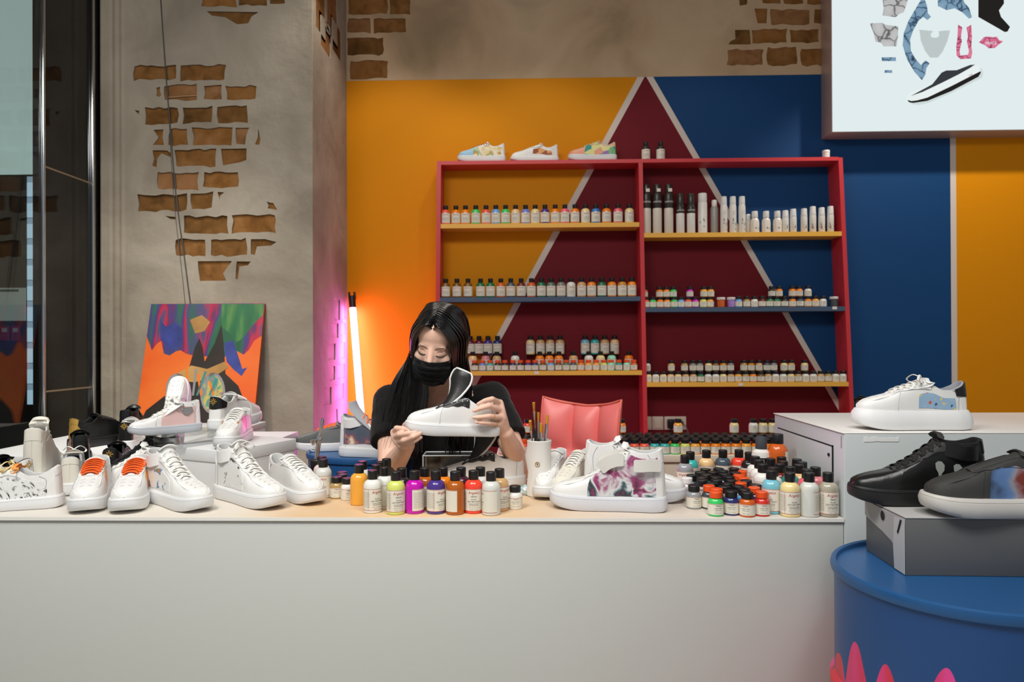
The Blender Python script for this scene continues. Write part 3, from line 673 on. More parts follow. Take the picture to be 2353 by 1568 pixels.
shoe_black = mat('leather_black', (22, 22, 22), .33, bump=.05, bscale=200)
shoe_char = mat('suede_charcoal', (52, 52, 50), .7, bump=.1, bscale=300)
sole_black = mat('rubber_black', (24, 24, 25), .5)
lace_white = mat('lace_white', (230, 228, 222), .8); lace_orange = mat('lace_orange', (236, 98, 26), .75); lace_black = mat('lace_black', (26, 26, 26), .8); lace_cream = mat('lace_cream', (226, 206, 150), .8)
lin_white = mat('lining_white', (214, 214, 212), .85); lin_black = mat('lining_black', (24, 24, 25), .85); lin_grey = mat('lining_grey', (170, 172, 178), .85)
gold = mat('gold_print', (212, 168, 84), .35, .6); stitch_m = mat('seam_grey', (176, 176, 176), .8); hole_m = mat('perforation_dark', (110, 110, 110), .9)
def seam(s, root, pts, m=None, r=.0006, off=.0009, name='seam'):
    """a stitched seam line following the upper through (sg, v) points"""
    path = [s.P(a, b, off) for a, b in pts]; return link(name, tube_me(name, spline(path, 4), r, 5), m or stitch_m, root)
_mc = {}
def cached(key, fn):
    if key not in _mc: _mc[key] = fn(); return _mc[key].copy()
    return _mc[key].copy()
def sneaker(name, label, kind='low', L=.295, W=1., up=None, sole=None, lining=None, tongue=None, lace=None, rows=6, bow=False, group=None,
            toe=None, eyestay=None, heel=None, tab=None, art=None, art_rng=(.14, .66, .06, .72), strap=None, ext=.03, lean=-.1, hk=1., soleh=.135, over=0., perf=True,
            seams=True, mud=None, tongue_kw=None, lace_kw=None, emblem=False, sole_rings=None, medial=True, eyelets=0, ey_w=.30, big_tab=False):
    s = Shape(kind, L, W, hk, soleh); up = up or shoe_white; root = thing(name, label, 'shoe', group=group)
    K_ = (kind, L, W, hk, soleh)
    link('sole', cached(('sole', over, str(sole_rings))+K_, lambda: sole_me(s, sole_rings, over=over)), sole or sole_white, root)
    U = link('upper', cached(('upper',)+K_, lambda: upper_me(s)), up, root)
    link('lining', cached(('lining',)+K_, lambda: lining_me(s)), lining or lin_white, root)
    ed_ = {}; tkw = dict(tongue_kw or {}); bind = tkw.pop('binding', None)
    if bind is not None: tkw['edge'] = ed_
    tg = link('tongue', tongue_me(s, ext, lean, **tkw), tongue or up, root)
    if bind is not None:
        pth = ed_[0]+[p for k in sorted(ed_) if k >= 100 for p in ed_[k]]+ed_[8][::-1]; link('binding', tube_me('binding', [Vector(p) for p in pth], .0032, 8), bind, tg)
    es = eyestay or up
    for sd in (1, -1):
        link('eyestay', patch_me(s, 'eyestay', sd*.405, sd*.735, .70, 1.0, .0016, 18, 6, shape=lambda a, b, sd=sd: (sd*(.40+.34*a), (1-(ey_w+.05*math.sin(a*PI*7)*.5)*(1-b)*(1-.25*a)))), es, root)
        if eyelets:
            bm = bmesh.new()
            for t in np.linspace(.71, .43, eyelets):
                p = s.P(sd*t, .885, .0022); n = s.N(sd*t, .885); c = bmesh.ops.create_circle(bm, cap_ends=True, radius=.0021, segments=10)
                place = Vector(n).to_track_quat('Z', 'Y').to_matrix()
                for v in c['verts']: v.co = place @ v.co+Vector(p)
            link('eyelets', bm_mesh(bm, 'eyelets'), lin_grey if es is not shoe_white else hole_m, root)
    # mudguard round the toe and heel counter as overlays of their own
    for sd in (1, -1):
        link('mudguard', patch_me(s, 'mudguard', 0, 0, 0, 0, .0015, 16, 5, shape=lambda a, b, sd=sd: (sd*(.66+.34*a), b*(.62-.30*a+.28*max(0, .35-a)))), mud or up, root)
        link('heel_counter', patch_me(s, 'heel_counter', 0, 0, 0, 0, .0015, 10, 6, shape=lambda a, b, sd=sd: (sd*(.002+.165*a), b*(.78-.30*a*a))), heel or up, root)
        if art is not None and (sd == 1 or medial): link('side_panel', patch_me(s, 'side_panel', 0, 0, 0, 0, .0010, 22, 9, shape=lambda a, b, sd=sd: (sd*(art_rng[0]+(art_rng[1]-art_rng[0])*a), art_rng[2]+(art_rng[3]-art_rng[2]-.22*max(0, a-.6))*b)), art, root)
    ht = link('heel_tab', patch_me(s, 'heel_tab', -.095, .095, .70, .995, .0026, 13, 6) if not big_tab else patch_me(s, 'heel_tab', 0, 0, 0, 0, .0026, 17, 6, shape=lambda a, b: ((a*2-1)*.20, .40+.26*abs(a*2-1)**1.5+b*(.595-.26*abs(a*2-1)**1.5))), tab or heel or up, root)
    if emblem:
        n = s.N(.004, .85); p = s.P(.004, .74 if big_tab else .86, .0040); link('emblem', place_on(emblem_me(.012 if big_tab else .009), p, (-1, 0, n[2])), gold, ht)
    if perf:
        bm = bmesh.new()
        for (t, v) in [(sg*(.80+.05*i), .80+.055*j) for sg in (1, -1) for i in range(3) for j in range(3)]:
            p = s.P(t, min(.97, v), .0006); n = s.N(t, min(.97, v)); c = bmesh.ops.create_circle(bm, cap_ends=True, radius=.0009, segments=8); R_ = Vector(n).to_track_quat('Z', 'Y').to_matrix()
            for vv in c['verts']: vv.co = R_ @ vv.co+Vector(p)
        link('perforations', bm_mesh(bm, 'perforations'), toe or hole_m, root)
    if lace is not None: lace_parts(s, root, lace, rows, bow=bow, **(lace_kw or {}))
    if strap is not None: link('strap', strap_me(s, .135+(.47-.135)*hk if kind == 'mid' else .33, .036), strap, root)
    if seams:
        sm = seams if not isinstance(seams, bool) else None
        for sd in (1, -1):
            seam(s, root, [(sd*.20, .0), (sd*.19, .35), (sd*.175, .7), (sd*.22, .98)], sm)
            seam(s, root, [(sd*.405, .99), (sd*.40, .72), (sd*.50, .70), (sd*.62, .74), (sd*.72, .80), (sd*.745, .97)], sm)
            seam(s, root, [(sd*.66, .02), (sd*.66, .68), (sd*.74, .56), (sd*.86, .45), (sd*.999, .33)], sm)
    return root, s
def pose(root, p, yaw, pitch=0., roll=0., anchor=None):
    """stand the shoe at p (its anchor point in shoe coordinates), toe pointing to yaw (degrees, 0 = +X, -90 = towards the camera)"""
    R_ = Matrix.Rotation(math.radians(yaw), 3, 'Z') @ Matrix.Rotation(math.radians(-pitch), 3, 'Y') @ Matrix.Rotation(math.radians(roll), 3, 'X')
    root.rotation_euler = R_.to_euler(); root.location = Vector(p)-R_ @ Vector(anchor or (0, 0, 0)); return root
# ------------------------------------------------------------------ paint bottles, jars and cans
def acrylic_mat():
    if 'acrylic_clear' in MATS: return MATS['acrylic_clear']
    m = bpy.data.materials.new('acrylic_clear'); m.use_nodes = True; nt = m.node_tree; nt.nodes.clear()
    o = nt.nodes.new('ShaderNodeOutputMaterial'); mx = nt.nodes.new('ShaderNodeMixShader'); t = nt.nodes.new('ShaderNodeBsdfTransparent'); g = nt.nodes.new('ShaderNodeBsdfGlossy'); l = nt.nodes.new('ShaderNodeLayerWeight'); p = nt.nodes.new('ShaderNodeMath'); p.operation = 'MULTIPLY_ADD'; p.inputs[1].default_value = .35; p.inputs[2].default_value = .07
    t.inputs[0].default_value = (.93, .95, .95, 1); g.inputs['Roughness'].default_value = .04; nt.links.new(l.outputs['Facing'], p.inputs[0]); nt.links.new(p.outputs[0], mx.inputs[0]); nt.links.new(t.outputs[0], mx.inputs[1]); nt.links.new(g.outputs[0], mx.inputs[2]); nt.links.new(mx.outputs[0], o.inputs[0]); MATS['acrylic_clear'] = m; return m
C_ = {'coral': (238, 96, 70), 'orange': (238, 130, 20), 'green': (60, 200, 96), 'light blue': (110, 170, 226), 'peach': (240, 196, 140), 'periwinkle': (110, 130, 214), 'cream': (236, 214, 150), 'purple': (74, 52, 132),
      'pink': (236, 96, 112), 'blue': (46, 124, 190), 'brown': (120, 78, 24), 'dark green': (20, 110, 66), 'rust': (206, 92, 24), 'slate': (70, 84, 94), 'maroon': (112, 40, 36), 'grey green': (92, 116, 98), 'grey': (128, 128, 124),
      'white': (232, 230, 222), 'tan': (206, 164, 110), 'mustard': (196, 132, 24), 'navy': (40, 48, 104), 'wine': (110, 24, 54), 'teal': (40, 150, 140), 'silver': (150, 152, 156), 'red': (206, 50, 40), 'magenta': (196, 14, 172),
      'lime': (214, 222, 110), 'amber': (240, 168, 60), 'sienna': (178, 92, 22), 'vermilion': (240, 70, 48), 'clear': (214, 214, 206), 'gold': (176, 146, 88), 'black': (30, 28, 28), 'sand': (172, 166, 146), 'sky': (120, 190, 206), 'yellow': (238, 190, 60),
      'dark': (44, 38, 36), 'plum': (70, 30, 50), 'lavender': (170, 130, 200), 'mint': (150, 226, 196), 'turquoise': (56, 176, 170), 'charcoal': (66, 70, 74), 'dusty pink': (214, 124, 130), 'pale pink': (232, 206, 206)}
def paint(c):
    m = mat('paint_'+c.replace(' ', '_'), C_[c], .22, spec=.5, coat=.35)
    return m
label_m = mat('paper_label', (228, 222, 206), .6); label_w = mat('paper_label_white', (232, 230, 226), .6); ink = mat('label_ink', (60, 56, 54), .7); ink_red = mat('label_red', (186, 46, 48), .6)
cap_black = mat('cap_black', (24, 24, 25), .42); cap_orange = mat('cap_orange', (232, 82, 26), .4); cap_white = mat('cap_white', (226, 224, 220), .45)
def slot(me): me.materials.append(None); return me
def inst(name, me, m, parent, rotz=None):
    o = bpy.data.objects.new(name, me); COL.objects.link(o); o.parent = parent
    o.material_slots[0].link = 'OBJECT'; o.material_slots[0].material = m
    if rotz: o.rotation_euler = (0, 0, rotz)
    return o
H4, R4, H1, R1 = .112, .0245, .062, .0200
def arc_me(name, r, z0, z1, a0, a1, n=16): 
    me = lathe_me(name, [(r, z0), (r, z1)], n, True, 35, a0, a1, False); return me
def lettering(lines, r, ang=-PI/2):
    out = []
    for s_, size, z, shear in lines:
        me = wrap(text_me(s_, size, shear), r, z, ang); out.append(me)
    V, F, off = [], [], 0
    for me in out:
        V += [v.co.copy() for v in me.vertices]; F += [tuple(i+off for i in p.vertices) for p in me.polygons]; off += len(me.vertices); bpy.data.meshes.remove(me)
    return slot(mesh('lettering', V, F))
B4 = dict(body=slot(lathe_me('body', [(.0222, 0), (.0245, .003), (.0245, .069), (.0236, .076), (.0205, .082), (.0150, .0865), (.0118, .088), (.0118, .094)], 24)),
          label=slot(arc_me('label', .02475, .008, .0655, -PI/2-2.3, -PI/2+2.3)), cap=slot(lathe_me('cap', [(.0128, .0885), (.0134, .0895), (.0134, .1105), (.0122, .112), (.0, .1122)], 20)),
          border=slot(arc_me('border', .0249, .0642, .0651, -PI/2-2.3, -PI/2+2.3)), border2=slot(arc_me('border', .0249, .0082, .0091, -PI/2-2.3, -PI/2+2.3)),
          word=lettering([('Angelus', .0098, .0535, .25)], .02492), text=lettering([('Acrylic', .0052, .0375, 0), ('LEATHER PAINT', .0050, .0315, 0), ('FLEXIBLE DURABLE', .0032, .0260, 0), ('PREP BEFORE USE', .0032, .0220, 0), ('118 ML   4 FL OZ', .0030, .0115, 0), ('Angelus Brand finish for leather', .0022, .0170, 0)], .02492),
          sand=lettering([('Sand', .0072, .0445, 0)], .02492), neon=lettering([('NEON', .0060, .0445, 0)], .02492), sideline=slot(arc_me('side_text', .0249, .0085, .064, -PI/2-1.02, -PI/2-1.0, 1)))
B4['small'] = lettering([('Directions: shake well, apply thin', .0024, .055-.0042*k, 0) for k in range(10)], .02492, -PI/2-1.5)
B1 = dict(body=slot(lathe_me('body', [(.0182, 0), (.0200, .0022), (.0200, .034), (.0188, .0395), (.0150, .044), (.0132, .0455), (.0132, .05)], 20)),
          label=slot(arc_me('label', .0202, .005, .0325, -PI/2-2.2, -PI/2+2.2)), cap=slot(lathe_me('cap', [(.0152, .0462), (.0158, .047), (.0158, .0605), (.0146, .062), (0, .0622)], 20)),
          border=slot(arc_me('border', .0203, .0308, .0316, -PI/2-2.2, -PI/2+2.2)), text=lettering([('Angelus', .0046, .0270, .2), ('Leather Paint', .0038, .0205, 0), ('Acrylic colour', .0030, .0160, 0), ('29.5 ML  1 FL OZ', .0026, .0085, 0)], .02035))
def bottle(kind, col, loc, label, group=None, cap=None, rot=0., lab=True, txt=True, detail=True, extra=None, cat=None):
    B = B4 if kind == 4 else B1; nm = 'paint_bottle' if kind == 4 else 'paint_jar'
    r = thing(nm, label, cat or ('bottle' if kind == 4 else 'jar'), loc, rot, group)
    inst('body', B['body'], paint(col), r); inst('cap', B['cap'], cap or cap_black, r)
    if lab:
        l = inst('label', B['label'], label_m, r)
        if txt:
            inst('lettering', B['text'], ink, l)
            if kind == 4: inst('lettering', B['word'], ink_red, l)
            if detail: inst('border', B['border'], ink_red, l)
            if detail and kind == 4: inst('border', B['border2'], ink_red, l)
            if detail and kind == 4: inst('small_print', B['small'], ink, l); inst('border', B['sideline'], ink_red, l)
            if extra: inst('lettering', B[extra], ink, l)
    return r
ORD = ['first', 'second', 'third', 'fourth', 'fifth', 'sixth', 'seventh', 'eighth', 'ninth', 'tenth', 'eleventh', 'twelfth', 'thirteenth', 'fourteenth', 'fifteenth', 'sixteenth', 'seventeenth', 'eighteenth', 'nineteenth', 'twentieth', 'twenty-first', 'twenty-second', 'twenty-third', 'twenty-fourth', 'twenty-fifth', 'twenty-sixth', 'twenty-seventh', 'twenty-eighth', 'twenty-ninth', 'thirtieth', 'thirty-first', 'thirty-second']
rnd = random.Random(11)
def shelf_row(kind, xs, y, z, cols, where, group, Y=4.085, cap=None, ox=0, sc=1., capname='black', minp=None):
    P = [atY(ox+x/sc, y, Y).x for x in xs]; rr = (R4*1.07 if kind == 4 else R1)*2+.0008
    for k in range(1, len(P)): P[k] = max(P[k], P[k-1]+rr)
    for k, (x, c) in enumerate(zip(P, cols)):
        bottle(kind, c, (x, Y+rnd.uniform(-.003, .003), z), '%s paint %s, %s from left %s' % (c, 'bottle' if kind == 4 else 'jar', ORD[k], where), group, cap, rnd.uniform(-.25, .25), detail=False).scale = (1.07, 1.07, 1) if kind == 4 else (1, 1, 1)
    return P
# upper left board
shelf_row(4, [173, 265, 352, 445, 537, 625, 713, 803, 893, 980, 1068, 1160, 1247, 1337, 1432, 1525, 1622, 1725, 1828], 500, boards['l1'],
          ['coral', 'orange', 'orange', 'green', 'coral', 'light blue', 'green', 'peach', 'periwinkle', 'cream', 'purple', 'orange', 'pink', 'orange', 'cream', 'blue', 'orange', 'pink', 'cream'], 'on the top left yellow board', 'bottles on the top left board', ox=980, sc=3.92)
shelf_row(4, [173, 275, 375, 487, 577, 670, 760, 853, 945, 1035, 1123, 1213, 1303, 1397, 1487, 1580, 1670, 1762, 1850], 670, boards['l2'],
          ['brown', 'brown', 'brown', 'dark green', 'dark green', 'rust', 'slate', 'maroon', 'rust', 'dark green', 'grey green', 'grey', 'white', 'tan', 'orange', 'dark green', 'orange', 'mustard', 'orange'], 'on the left blue board', 'bottles on the left blue board', ox=980, sc=3.92)
# lower left board: front row of orange-capped jars, rounded bottles behind, bottles on risers at the back
shelf_row(1, [215, 307, 398, 490, 577, 672, 765, 855, 938, 1033, 1128, 1220, 1312, 1400, 1490, 1580, 1672, 1765, 1850, 1945, 2040, 2127], 845, boards['l3'],
          ['dark', 'periwinkle', 'turquoise', 'dark', 'dark', 'navy', 'dark', 'purple', 'navy', 'brown', 'light blue', 'brown', 'grey green', 'slate', 'orange', 'amber', 'amber', 'lime', 'mint', 'teal', 'mint', 'rust'],
          'in lower left board front row', 'orange capped jars on the lower left board', Y=4.075, cap=cap_orange, ox=1050, sc=5.229, capname='orange')
shelf_row(4, [190, 345, 480, 700, 995, 1110, 1225, 1400, 1585, 1725, 1860, 2065], 845, boards['l3'], ['peach', 'dusty pink', 'tan', 'white', 'orange', 'orange', 'orange', 'tan', 'white', 'cream', 'mint', 'orange'],
          'in lower left board middle row', 'bottles in the middle row of the lower left board', Y=4.122, ox=1050, sc=5.229)
for k, (xs, cols) in enumerate([([160, 250, 362, 487], ['wine', 'wine', 'purple', 'navy']), ([883, 1003, 1120, 1238], ['cream', 'tan', 'tan', 'tan']), ([1540, 1658, 1775, 1895], ['sky', 'turquoise', 'tan', 'peach'])]):
    P = [atY(1050+x/5.229, 800, 4.17).x for x in xs]; x0, x1 = min(P)-.027, max(P)+.027
    rs = thing('display_riser', 'clear acrylic riser behind the jars, %s from left on the lower left board' % ORD[k], 'riser', (0, 0, 0), 0, 'risers on the lower left board')
    acr = acrylic_mat(); zr = boards['l3']+.094
    box('riser_top', x0, x1, 4.147, 4.197, zr-.003, zr, acr, rs)
    for xx in (x0, x1-.003): box('riser_leg', xx, xx+.003, 4.148, 4.196, boards['l3'], zr-.003, acr, rs)
    shelf_row(4, xs, 800, zr, cols, 'on the %s riser, lower left board' % ORD[k], 'bottles on the risers', Y=4.171, ox=1050, sc=5.229)
# right blue board: jars, tubs, and jars standing on their caps
xs = [152, 213, 277, 348, 427, 503, 577, 655, 735, 808, 1098, 1180, 1258, 1335, 1410, 1487, 1567, 1647, 1723, 1803, 1880, 1960]
P = shelf_row(1, xs, 700, boards['r2'], ['coral', 'green', 'orange', 'orange', 'green', 'light blue', 'coral', 'magenta', 'lime', 'amber', 'light blue', 'gold', 'white', 'maroon', 'dark green', 'dark green', 'dark', 'orange', 'slate', 'orange', 'amber', 'white'],
              'along the right blue board', 'jars on the right blue board', Y=4.075, ox=1450, sc=4.44)
for k, (x, c) in enumerate([(918, 'rust'), (1022, 'lavender'), (2070, 'charcoal')]):
    r = thing('paint_tub', '%s paint tub with flat white lid on the right blue board' % c, 'tub', (atY(1450+x/4.44, 700, 4.085).x, 4.085, boards['r2']), 0, 'tubs on the right blue board')
    link('body', lathe_me('body', [(.018, 0), (.021, .002), (.0215, .043), (.021, .046)], 20), paint(c), r); link('lid', lathe_me('lid', [(.0235, .044), (.0240, .045), (.0240, .056), (.0225, .058), (0, .058)], 20), cap_white, r)
tops = [(137, 'coral'), (290, 'orange'), (332, 'orange'), (403, 'green'), (600, 'magenta'), (742, 'amber'), (785, 'amber'), (1435, 'dark'), (1510, 'orange'), (1645, 'orange'), (1690, 'orange'), (1805, 'white')]
# second row behind carries the stacked jars
P2 = []
for k, (x, c) in enumerate(tops):
    X = atY(1450+x/4.44, 670, 4.123).x
    if P2 and X < P2[-1]+.0405: X = P2[-1]+.0405
    P2.append(X)
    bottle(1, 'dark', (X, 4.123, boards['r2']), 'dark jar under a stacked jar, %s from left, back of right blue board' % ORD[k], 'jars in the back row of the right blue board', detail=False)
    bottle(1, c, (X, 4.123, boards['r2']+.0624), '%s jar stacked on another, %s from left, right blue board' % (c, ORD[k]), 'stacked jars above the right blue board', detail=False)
# lower right board: two rows and stacked jars in the shadow
cols = ['cream', 'white', 'cream', 'peach', 'cream', 'tan', 'tan', 'dark green', 'white', 'white', 'cream', 'tan', 'amber', 'gold', 'orange', 'brown', 'tan', 'white', 'white', 'cream', 'gold', 'white', 'white', 'tan', 'gold', 'white', 'white']
shelf_row(1, [175+76.5*i for i in range(27)], 870, boards['r3'], cols, 'in lower right board front row', 'jars in the front row of the lower right board', Y=4.075, ox=1450, sc=4.44)
bx = [165, 410, 545, 630, 700, 790, 862, 940, 1015, 1150, 1225, 1305, 1385, 1455, 1560, 1635, 1770]
P3 = []
for k, x in enumerate(bx):
    X = atY(1450+x/4.44, 840, 4.125).x; X = max(X, P3[-1]+.0405) if P3 else X; P3.append(X); c = ['white', 'tan', 'gold', 'grey', 'grey', 'cream', 'brown', 'mustard', 'grey', 'gold', 'mustard', 'tan', 'slate', 'grey', 'cream', 'tan', 'cream'][k]
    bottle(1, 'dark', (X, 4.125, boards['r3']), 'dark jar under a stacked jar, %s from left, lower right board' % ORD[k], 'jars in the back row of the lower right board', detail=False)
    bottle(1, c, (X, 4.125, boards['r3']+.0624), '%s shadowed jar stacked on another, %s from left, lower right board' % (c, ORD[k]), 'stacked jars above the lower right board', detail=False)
# cans and sprays on the upper right board
can_white = mat('can_white', (226, 222, 214), .3); can_brown = mat('can_brown', (52, 46, 38), .3); txt_w = mat('can_text_white', (236, 232, 226), .5); can_ivory = mat('can_ivory', (222, 212, 196), .32); can_grey = mat('can_grey', (164, 162, 156), .35)
tag_white = MATS['tag_white']
zr1 = boards['r1']
def Xr(x, Y=4.09): return atY(1450+x/4.44, 520, Y).x
for k, x in enumerate([158, 268, 385]):
    r = thing('spray_can', 'tall brown and ivory shoe spray can, %s from left on the upper right board' % ORD[k], 'spray can', (Xr(x), 4.09, zr1), 0, 'tall spray cans')
    link('body', lathe_me('body', [(.025, 0), (.0262, .002), (.0262, .146), (.026, .148)], 24), can_ivory, r); b_ = link('band', lathe_me('band', [(.026, .148), (.0264, .149), (.0264, .228), (.025, .233)], 24), can_brown, r)
    link('lettering', wrap(text_me('coccinè', .020, 0), .0267, .180), txt_w, b_)
    cp = link('cap', lathe_me('cap', [(.021, .233), (.0215, .234), (.0215, .280), (.019, .288), (0, .289)], 24), can_brown, r)
    link('sticker', box_me('sticker', -.006, .016, -.0225, -.0195, .243, .262), tag_white, cp)
for k, x in enumerate([503, 612]):
    r = thing('spray_can', 'slim white spray can with brown cap, %s of two, upper right board' % ORD[k], 'spray can', (Xr(x), 4.09, zr1), 0, 'slim spray cans')
    link('body', lathe_me('body', [(.023, 0), (.0240, .002), (.0240, .115), (.0238, .117)], 24), can_white, r); b_ = link('band', lathe_me('band', [(.0238, .117), (.0242, .118), (.0242, .158), (.022, .163)], 24), can_brown, r)
    link('lettering', wrap(text_me('coccinè', .017, 0), .0245, .130), txt_w, b_)
    link('cap', lathe_me('cap', [(.0205, .163), (.0208, .164), (.0206, .230), (.019, .233), (0, .2332)], 24), can_brown, r)
r = thing('spray_can', 'wide white spray can with a green leaf print on the upper right board', 'spray can', (Xr(730), 4.09, zr1))
b_ = link('body', lathe_me('body', [(.025, 0), (.0265, .002), (.0265, .175), (.025, .180)], 24), can_white, r); link('cap', lathe_me('cap', [(.0245, .180), (.0250, .181), (.0250, .228), (.023, .234), (0, .234)], 24), cap_white, r)
leaf_dark = mat('leaf_green_dark', (52, 84, 56), .5); teal_p = mat('print_teal', (70, 170, 170), .5)
def curved(pts, r_, z0, ang=-PI/2, n='print'):
    me = poly_slab(n, pts, .0002, (0, 0, 0), (1, 0, 0), (0, 1, 0)); return wrap(me, r_, z0, ang, n)
link('print', curved([(-.004, 0), (.004, -.012), (.006, .002), (0, .012)], .0267, .075), leaf_dark, b_); link('print', curved([(-.012, 0), (0, .006), (.010, .002), (.002, -.002)], .0267, .035), teal_p, b_); link('print', curved([(-.026, .004), (-.018, .010), (-.018, -.006)], .0267, .06), leaf_dark, b_)
r = thing('spray_can', 'grey backed spray can standing turned between the leaf cans', 'spray can', (Xr(850, 4.13), 4.13, zr1)); link('body', lathe_me('body', [(.022, 0), (.023, .002), (.023, .15), (.019, .163)], 20), can_grey, r); link('cap', lathe_me('cap', [(.0155, .163), (.0155, .195), (.013, .203), (0, .203)], 16), cap_white, r)
for k, x in enumerate([945, 1037, 1130]):
    r = thing('spray_bottle', 'white spray bottle with green leaf print, %s of three on the upper right board' % ORD[k], 'spray bottle', (Xr(x), 4.085, zr1), 0, 'leaf print spray bottles')
    b_ = link('body', lathe_me('body', [(.019, 0), (.0198, .002), (.0198, .15), (.0185, .16), (.0165, .166)], 20), can_white, r); link('cap', lathe_me('cap', [(.0172, .166), (.0175, .167), (.0172, .196), (.0162, .205), (.016, .213), (0, .2135)], 20), cap_white, r)
    link('print', curved([(-.018, .004), (-.008, .034), (-.004, .066), (.002, .05), (.000, .03), (.008, .006), (.018, -.004), (.012, -.010), (-.006, -.006)], .020, .022), leaf_dark, b_)
    link('print', curved([(.006, .012), (.010, .034), (.016, .040), (.017, .02)], .020, .022), mat('leaf_green', (120, 160, 90), .5), b_); link('print', curved([(-.004, .02), (.008, .02), (.008, .044), (-.004, .044)], .020, .085), can_grey, b_)
for k, x in enumerate([1260, 1375, 1490]):
    r = thing('cleaner_bottle', 'short round shouldered white bottle, %s of three on the upper right board' % ORD[k], 'bottle', (Xr(x), 4.085, zr1), 0, 'short white bottles')
    b_ = link('body', lathe_me('body', [(.0235, 0), (.025, .002), (.025, .062), (.022, .078), (.0165, .084), (.0160, .086)], 20), mat('bottle_milky', (226, 216, 202), .3), r); link('cap', lathe_me('cap', [(.0172, .088), (.0176, .089), (.0170, .122), (.0160, .126), (0, .1265)], 20), cap_white, r)
    link('print', curved([(-.006, .004), (0, -.006), (.006, .004), (0, .002)], .0252, .026), ink, b_); 
    if k != 2: link('print', curved([(.006, -.004), (.020, -.006), (.022, .010), (.010, .006)], .0252, .02), teal_p, b_)
for k, (x, h, pr) in enumerate([(1190, .115, 0), (1575, .130, 1), (1655, .138, 1), (1765, .140, 1), (1855, .152, 2), (1945, .145, 2), (2035, .152, 2)]):
    r = thing('foam_bottle', 'white foam bottle %s, %s of seven, upper right board' % (['with plain side', 'with small black print', 'with wine red leaf print'][pr], ORD[k]), 'bottle', (Xr(x, 4.09 if k else 4.12), 4.09 if k else 4.12, zr1), 0, 'foam bottles')
    b_ = link('body', lathe_me('body', [(.0175, 0), (.0188, .002), (.0188, h*.60), (.0178, h*.66), (.0172, h*.68)], 20), can_white, r); link('cap', lathe_me('cap', [(.0182, h*.68), (.0186, h*.69), (.0172, h*.76), (.0164, h*.97), (.0152, h), (0, h)], 20), cap_white, r)
    if pr == 1: link('print', curved([(-.012, 0), (-.004, .018), (.004, .006), (.01, .022), (.006, -.004), (-.004, -.008)], .019, .028), ink, b_)
    if pr == 2: link('print', curved([(-.016, .004), (-.010, .030), (-.006, .014), (.004, .020), (.016, .016), (.014, -.002), (0, -.010), (-.010, -.006)], .019, .026), mat('print_wine', (96, 36, 46), .5), b_)
# on the top board
for k, x in enumerate([1484, 1518]):
    q = atY(x, 360, 4.1); bottle(4, 'dark', (q.x, 4.1, 2.374), 'dark bottle with pale label, %s of two standing on the red top board' % ORD[k], 'bottles on the top board', rot=.3*k, detail=False)
q = atY(1898, 355, 4.1); r = thing('white_cup', 'small white cylindrical tub alone on the red top board', 'tub', (q.x, 4.1, 2.374)); link('body', lathe_me('body', [(.019, 0), (.0205, .001), (.0205, .036)], 20), cap_white, r); link('lid', lathe_me('lid', [(.0212, .036), (.0214, .037), (.0214, .048), (.020, .050), (0, .050)], 20), cap_white, r)

# ---- bottles on the counter
DESK = []   # (kind, colour, x, y, label, cap, lab, extra, rot)
def desk(kind, col, px, py, label, cap=None, lab=True, extra=None, rot=None, base=False, txt=True):
    h = H4 if kind == 4 else H1; q = atZ(px, py, ZT if base else ZT+h)
    DESK.append([kind, col, q.x, q.y, label, cap, lab, extra, rot, txt])
def z3(x, y): return 690+x/3.9217, 880+y/3.9217
G3 = 'bottles in front of the woman'
for px, py, col, lb, lab, ex, rot in [(652, 787, 'white', 'white leather paint bottle with magenta lit cap, front row left end before the woman', True, None, .75), (865, 797, 'lime', 'pale lime neon paint bottle in the front row before the woman', True, 'neon', .5), (1040, 787, 'magenta', 'vivid magenta paint bottle turned label away in the front row', True, None, 2.2),
                                      (1222, 792, 'purple', 'dark purple paint bottle in the front row before the woman', True, None, .9), (1397, 797, 'sienna', 'burnt orange paint bottle with barcode label in the front row', True, None, -2.0), (1563, 787, 'vermilion', 'bright vermilion neon paint bottle in the front row', True, 'neon', .1), (1730, 797, 'clear', 'clear milky bottle at right end of the front row', True, None, -1.6),
                                      (535, 735, 'amber', 'amber yellow paint bottle without label at the left', False, None, 0), (750, 755, 'white', 'white paint bottle just behind the front row left end', True, None, -1.2), (915, 767, 'dark', 'dark glass paint bottle behind the lime bottle', True, None, 2.), (1115, 767, 'sienna', 'brown paint bottle behind the magenta and purple bottles', True, None, 1.5), (1285, 762, 'orange', 'orange paint bottle behind the purple and burnt orange bottles', True, None, 2.4),
                                      (1445, 762, 'plum', 'plum dark paint bottle behind the vermilion bottle', True, None, 2.4), (1620, 762, 'clear', 'greyish clear bottle behind the vermilion and milky bottles', True, None, 2.4), (1785, 777, 'tan', 'tan paint bottle behind the milky bottle at the right', True, None, .7), (555, 705, 'clear', 'clear bottle with magenta lit cap behind the amber bottle', True, None, .4), (700, 731, 'dark', 'leftmost dark bottle of the three behind the white bottles', True, None, .2), (725, 711, 'slate', 'middle slate bottle of the three behind the white bottles', True, None, .3), (765, 690, 'dark', 'rearmost dark bottle of the three behind the white bottles', True, None, .4),
                                      (200, 668, 'pale pink', 'pale pink paint bottle near the airbrush', True, None, .5), (263, 684, 'clear', 'clear bottle half hidden behind the pale pink bottle', True, None, 0)]:
    x, y = z3(px, py); desk(4, col, x, y, lb, None, lab, ex, rot)
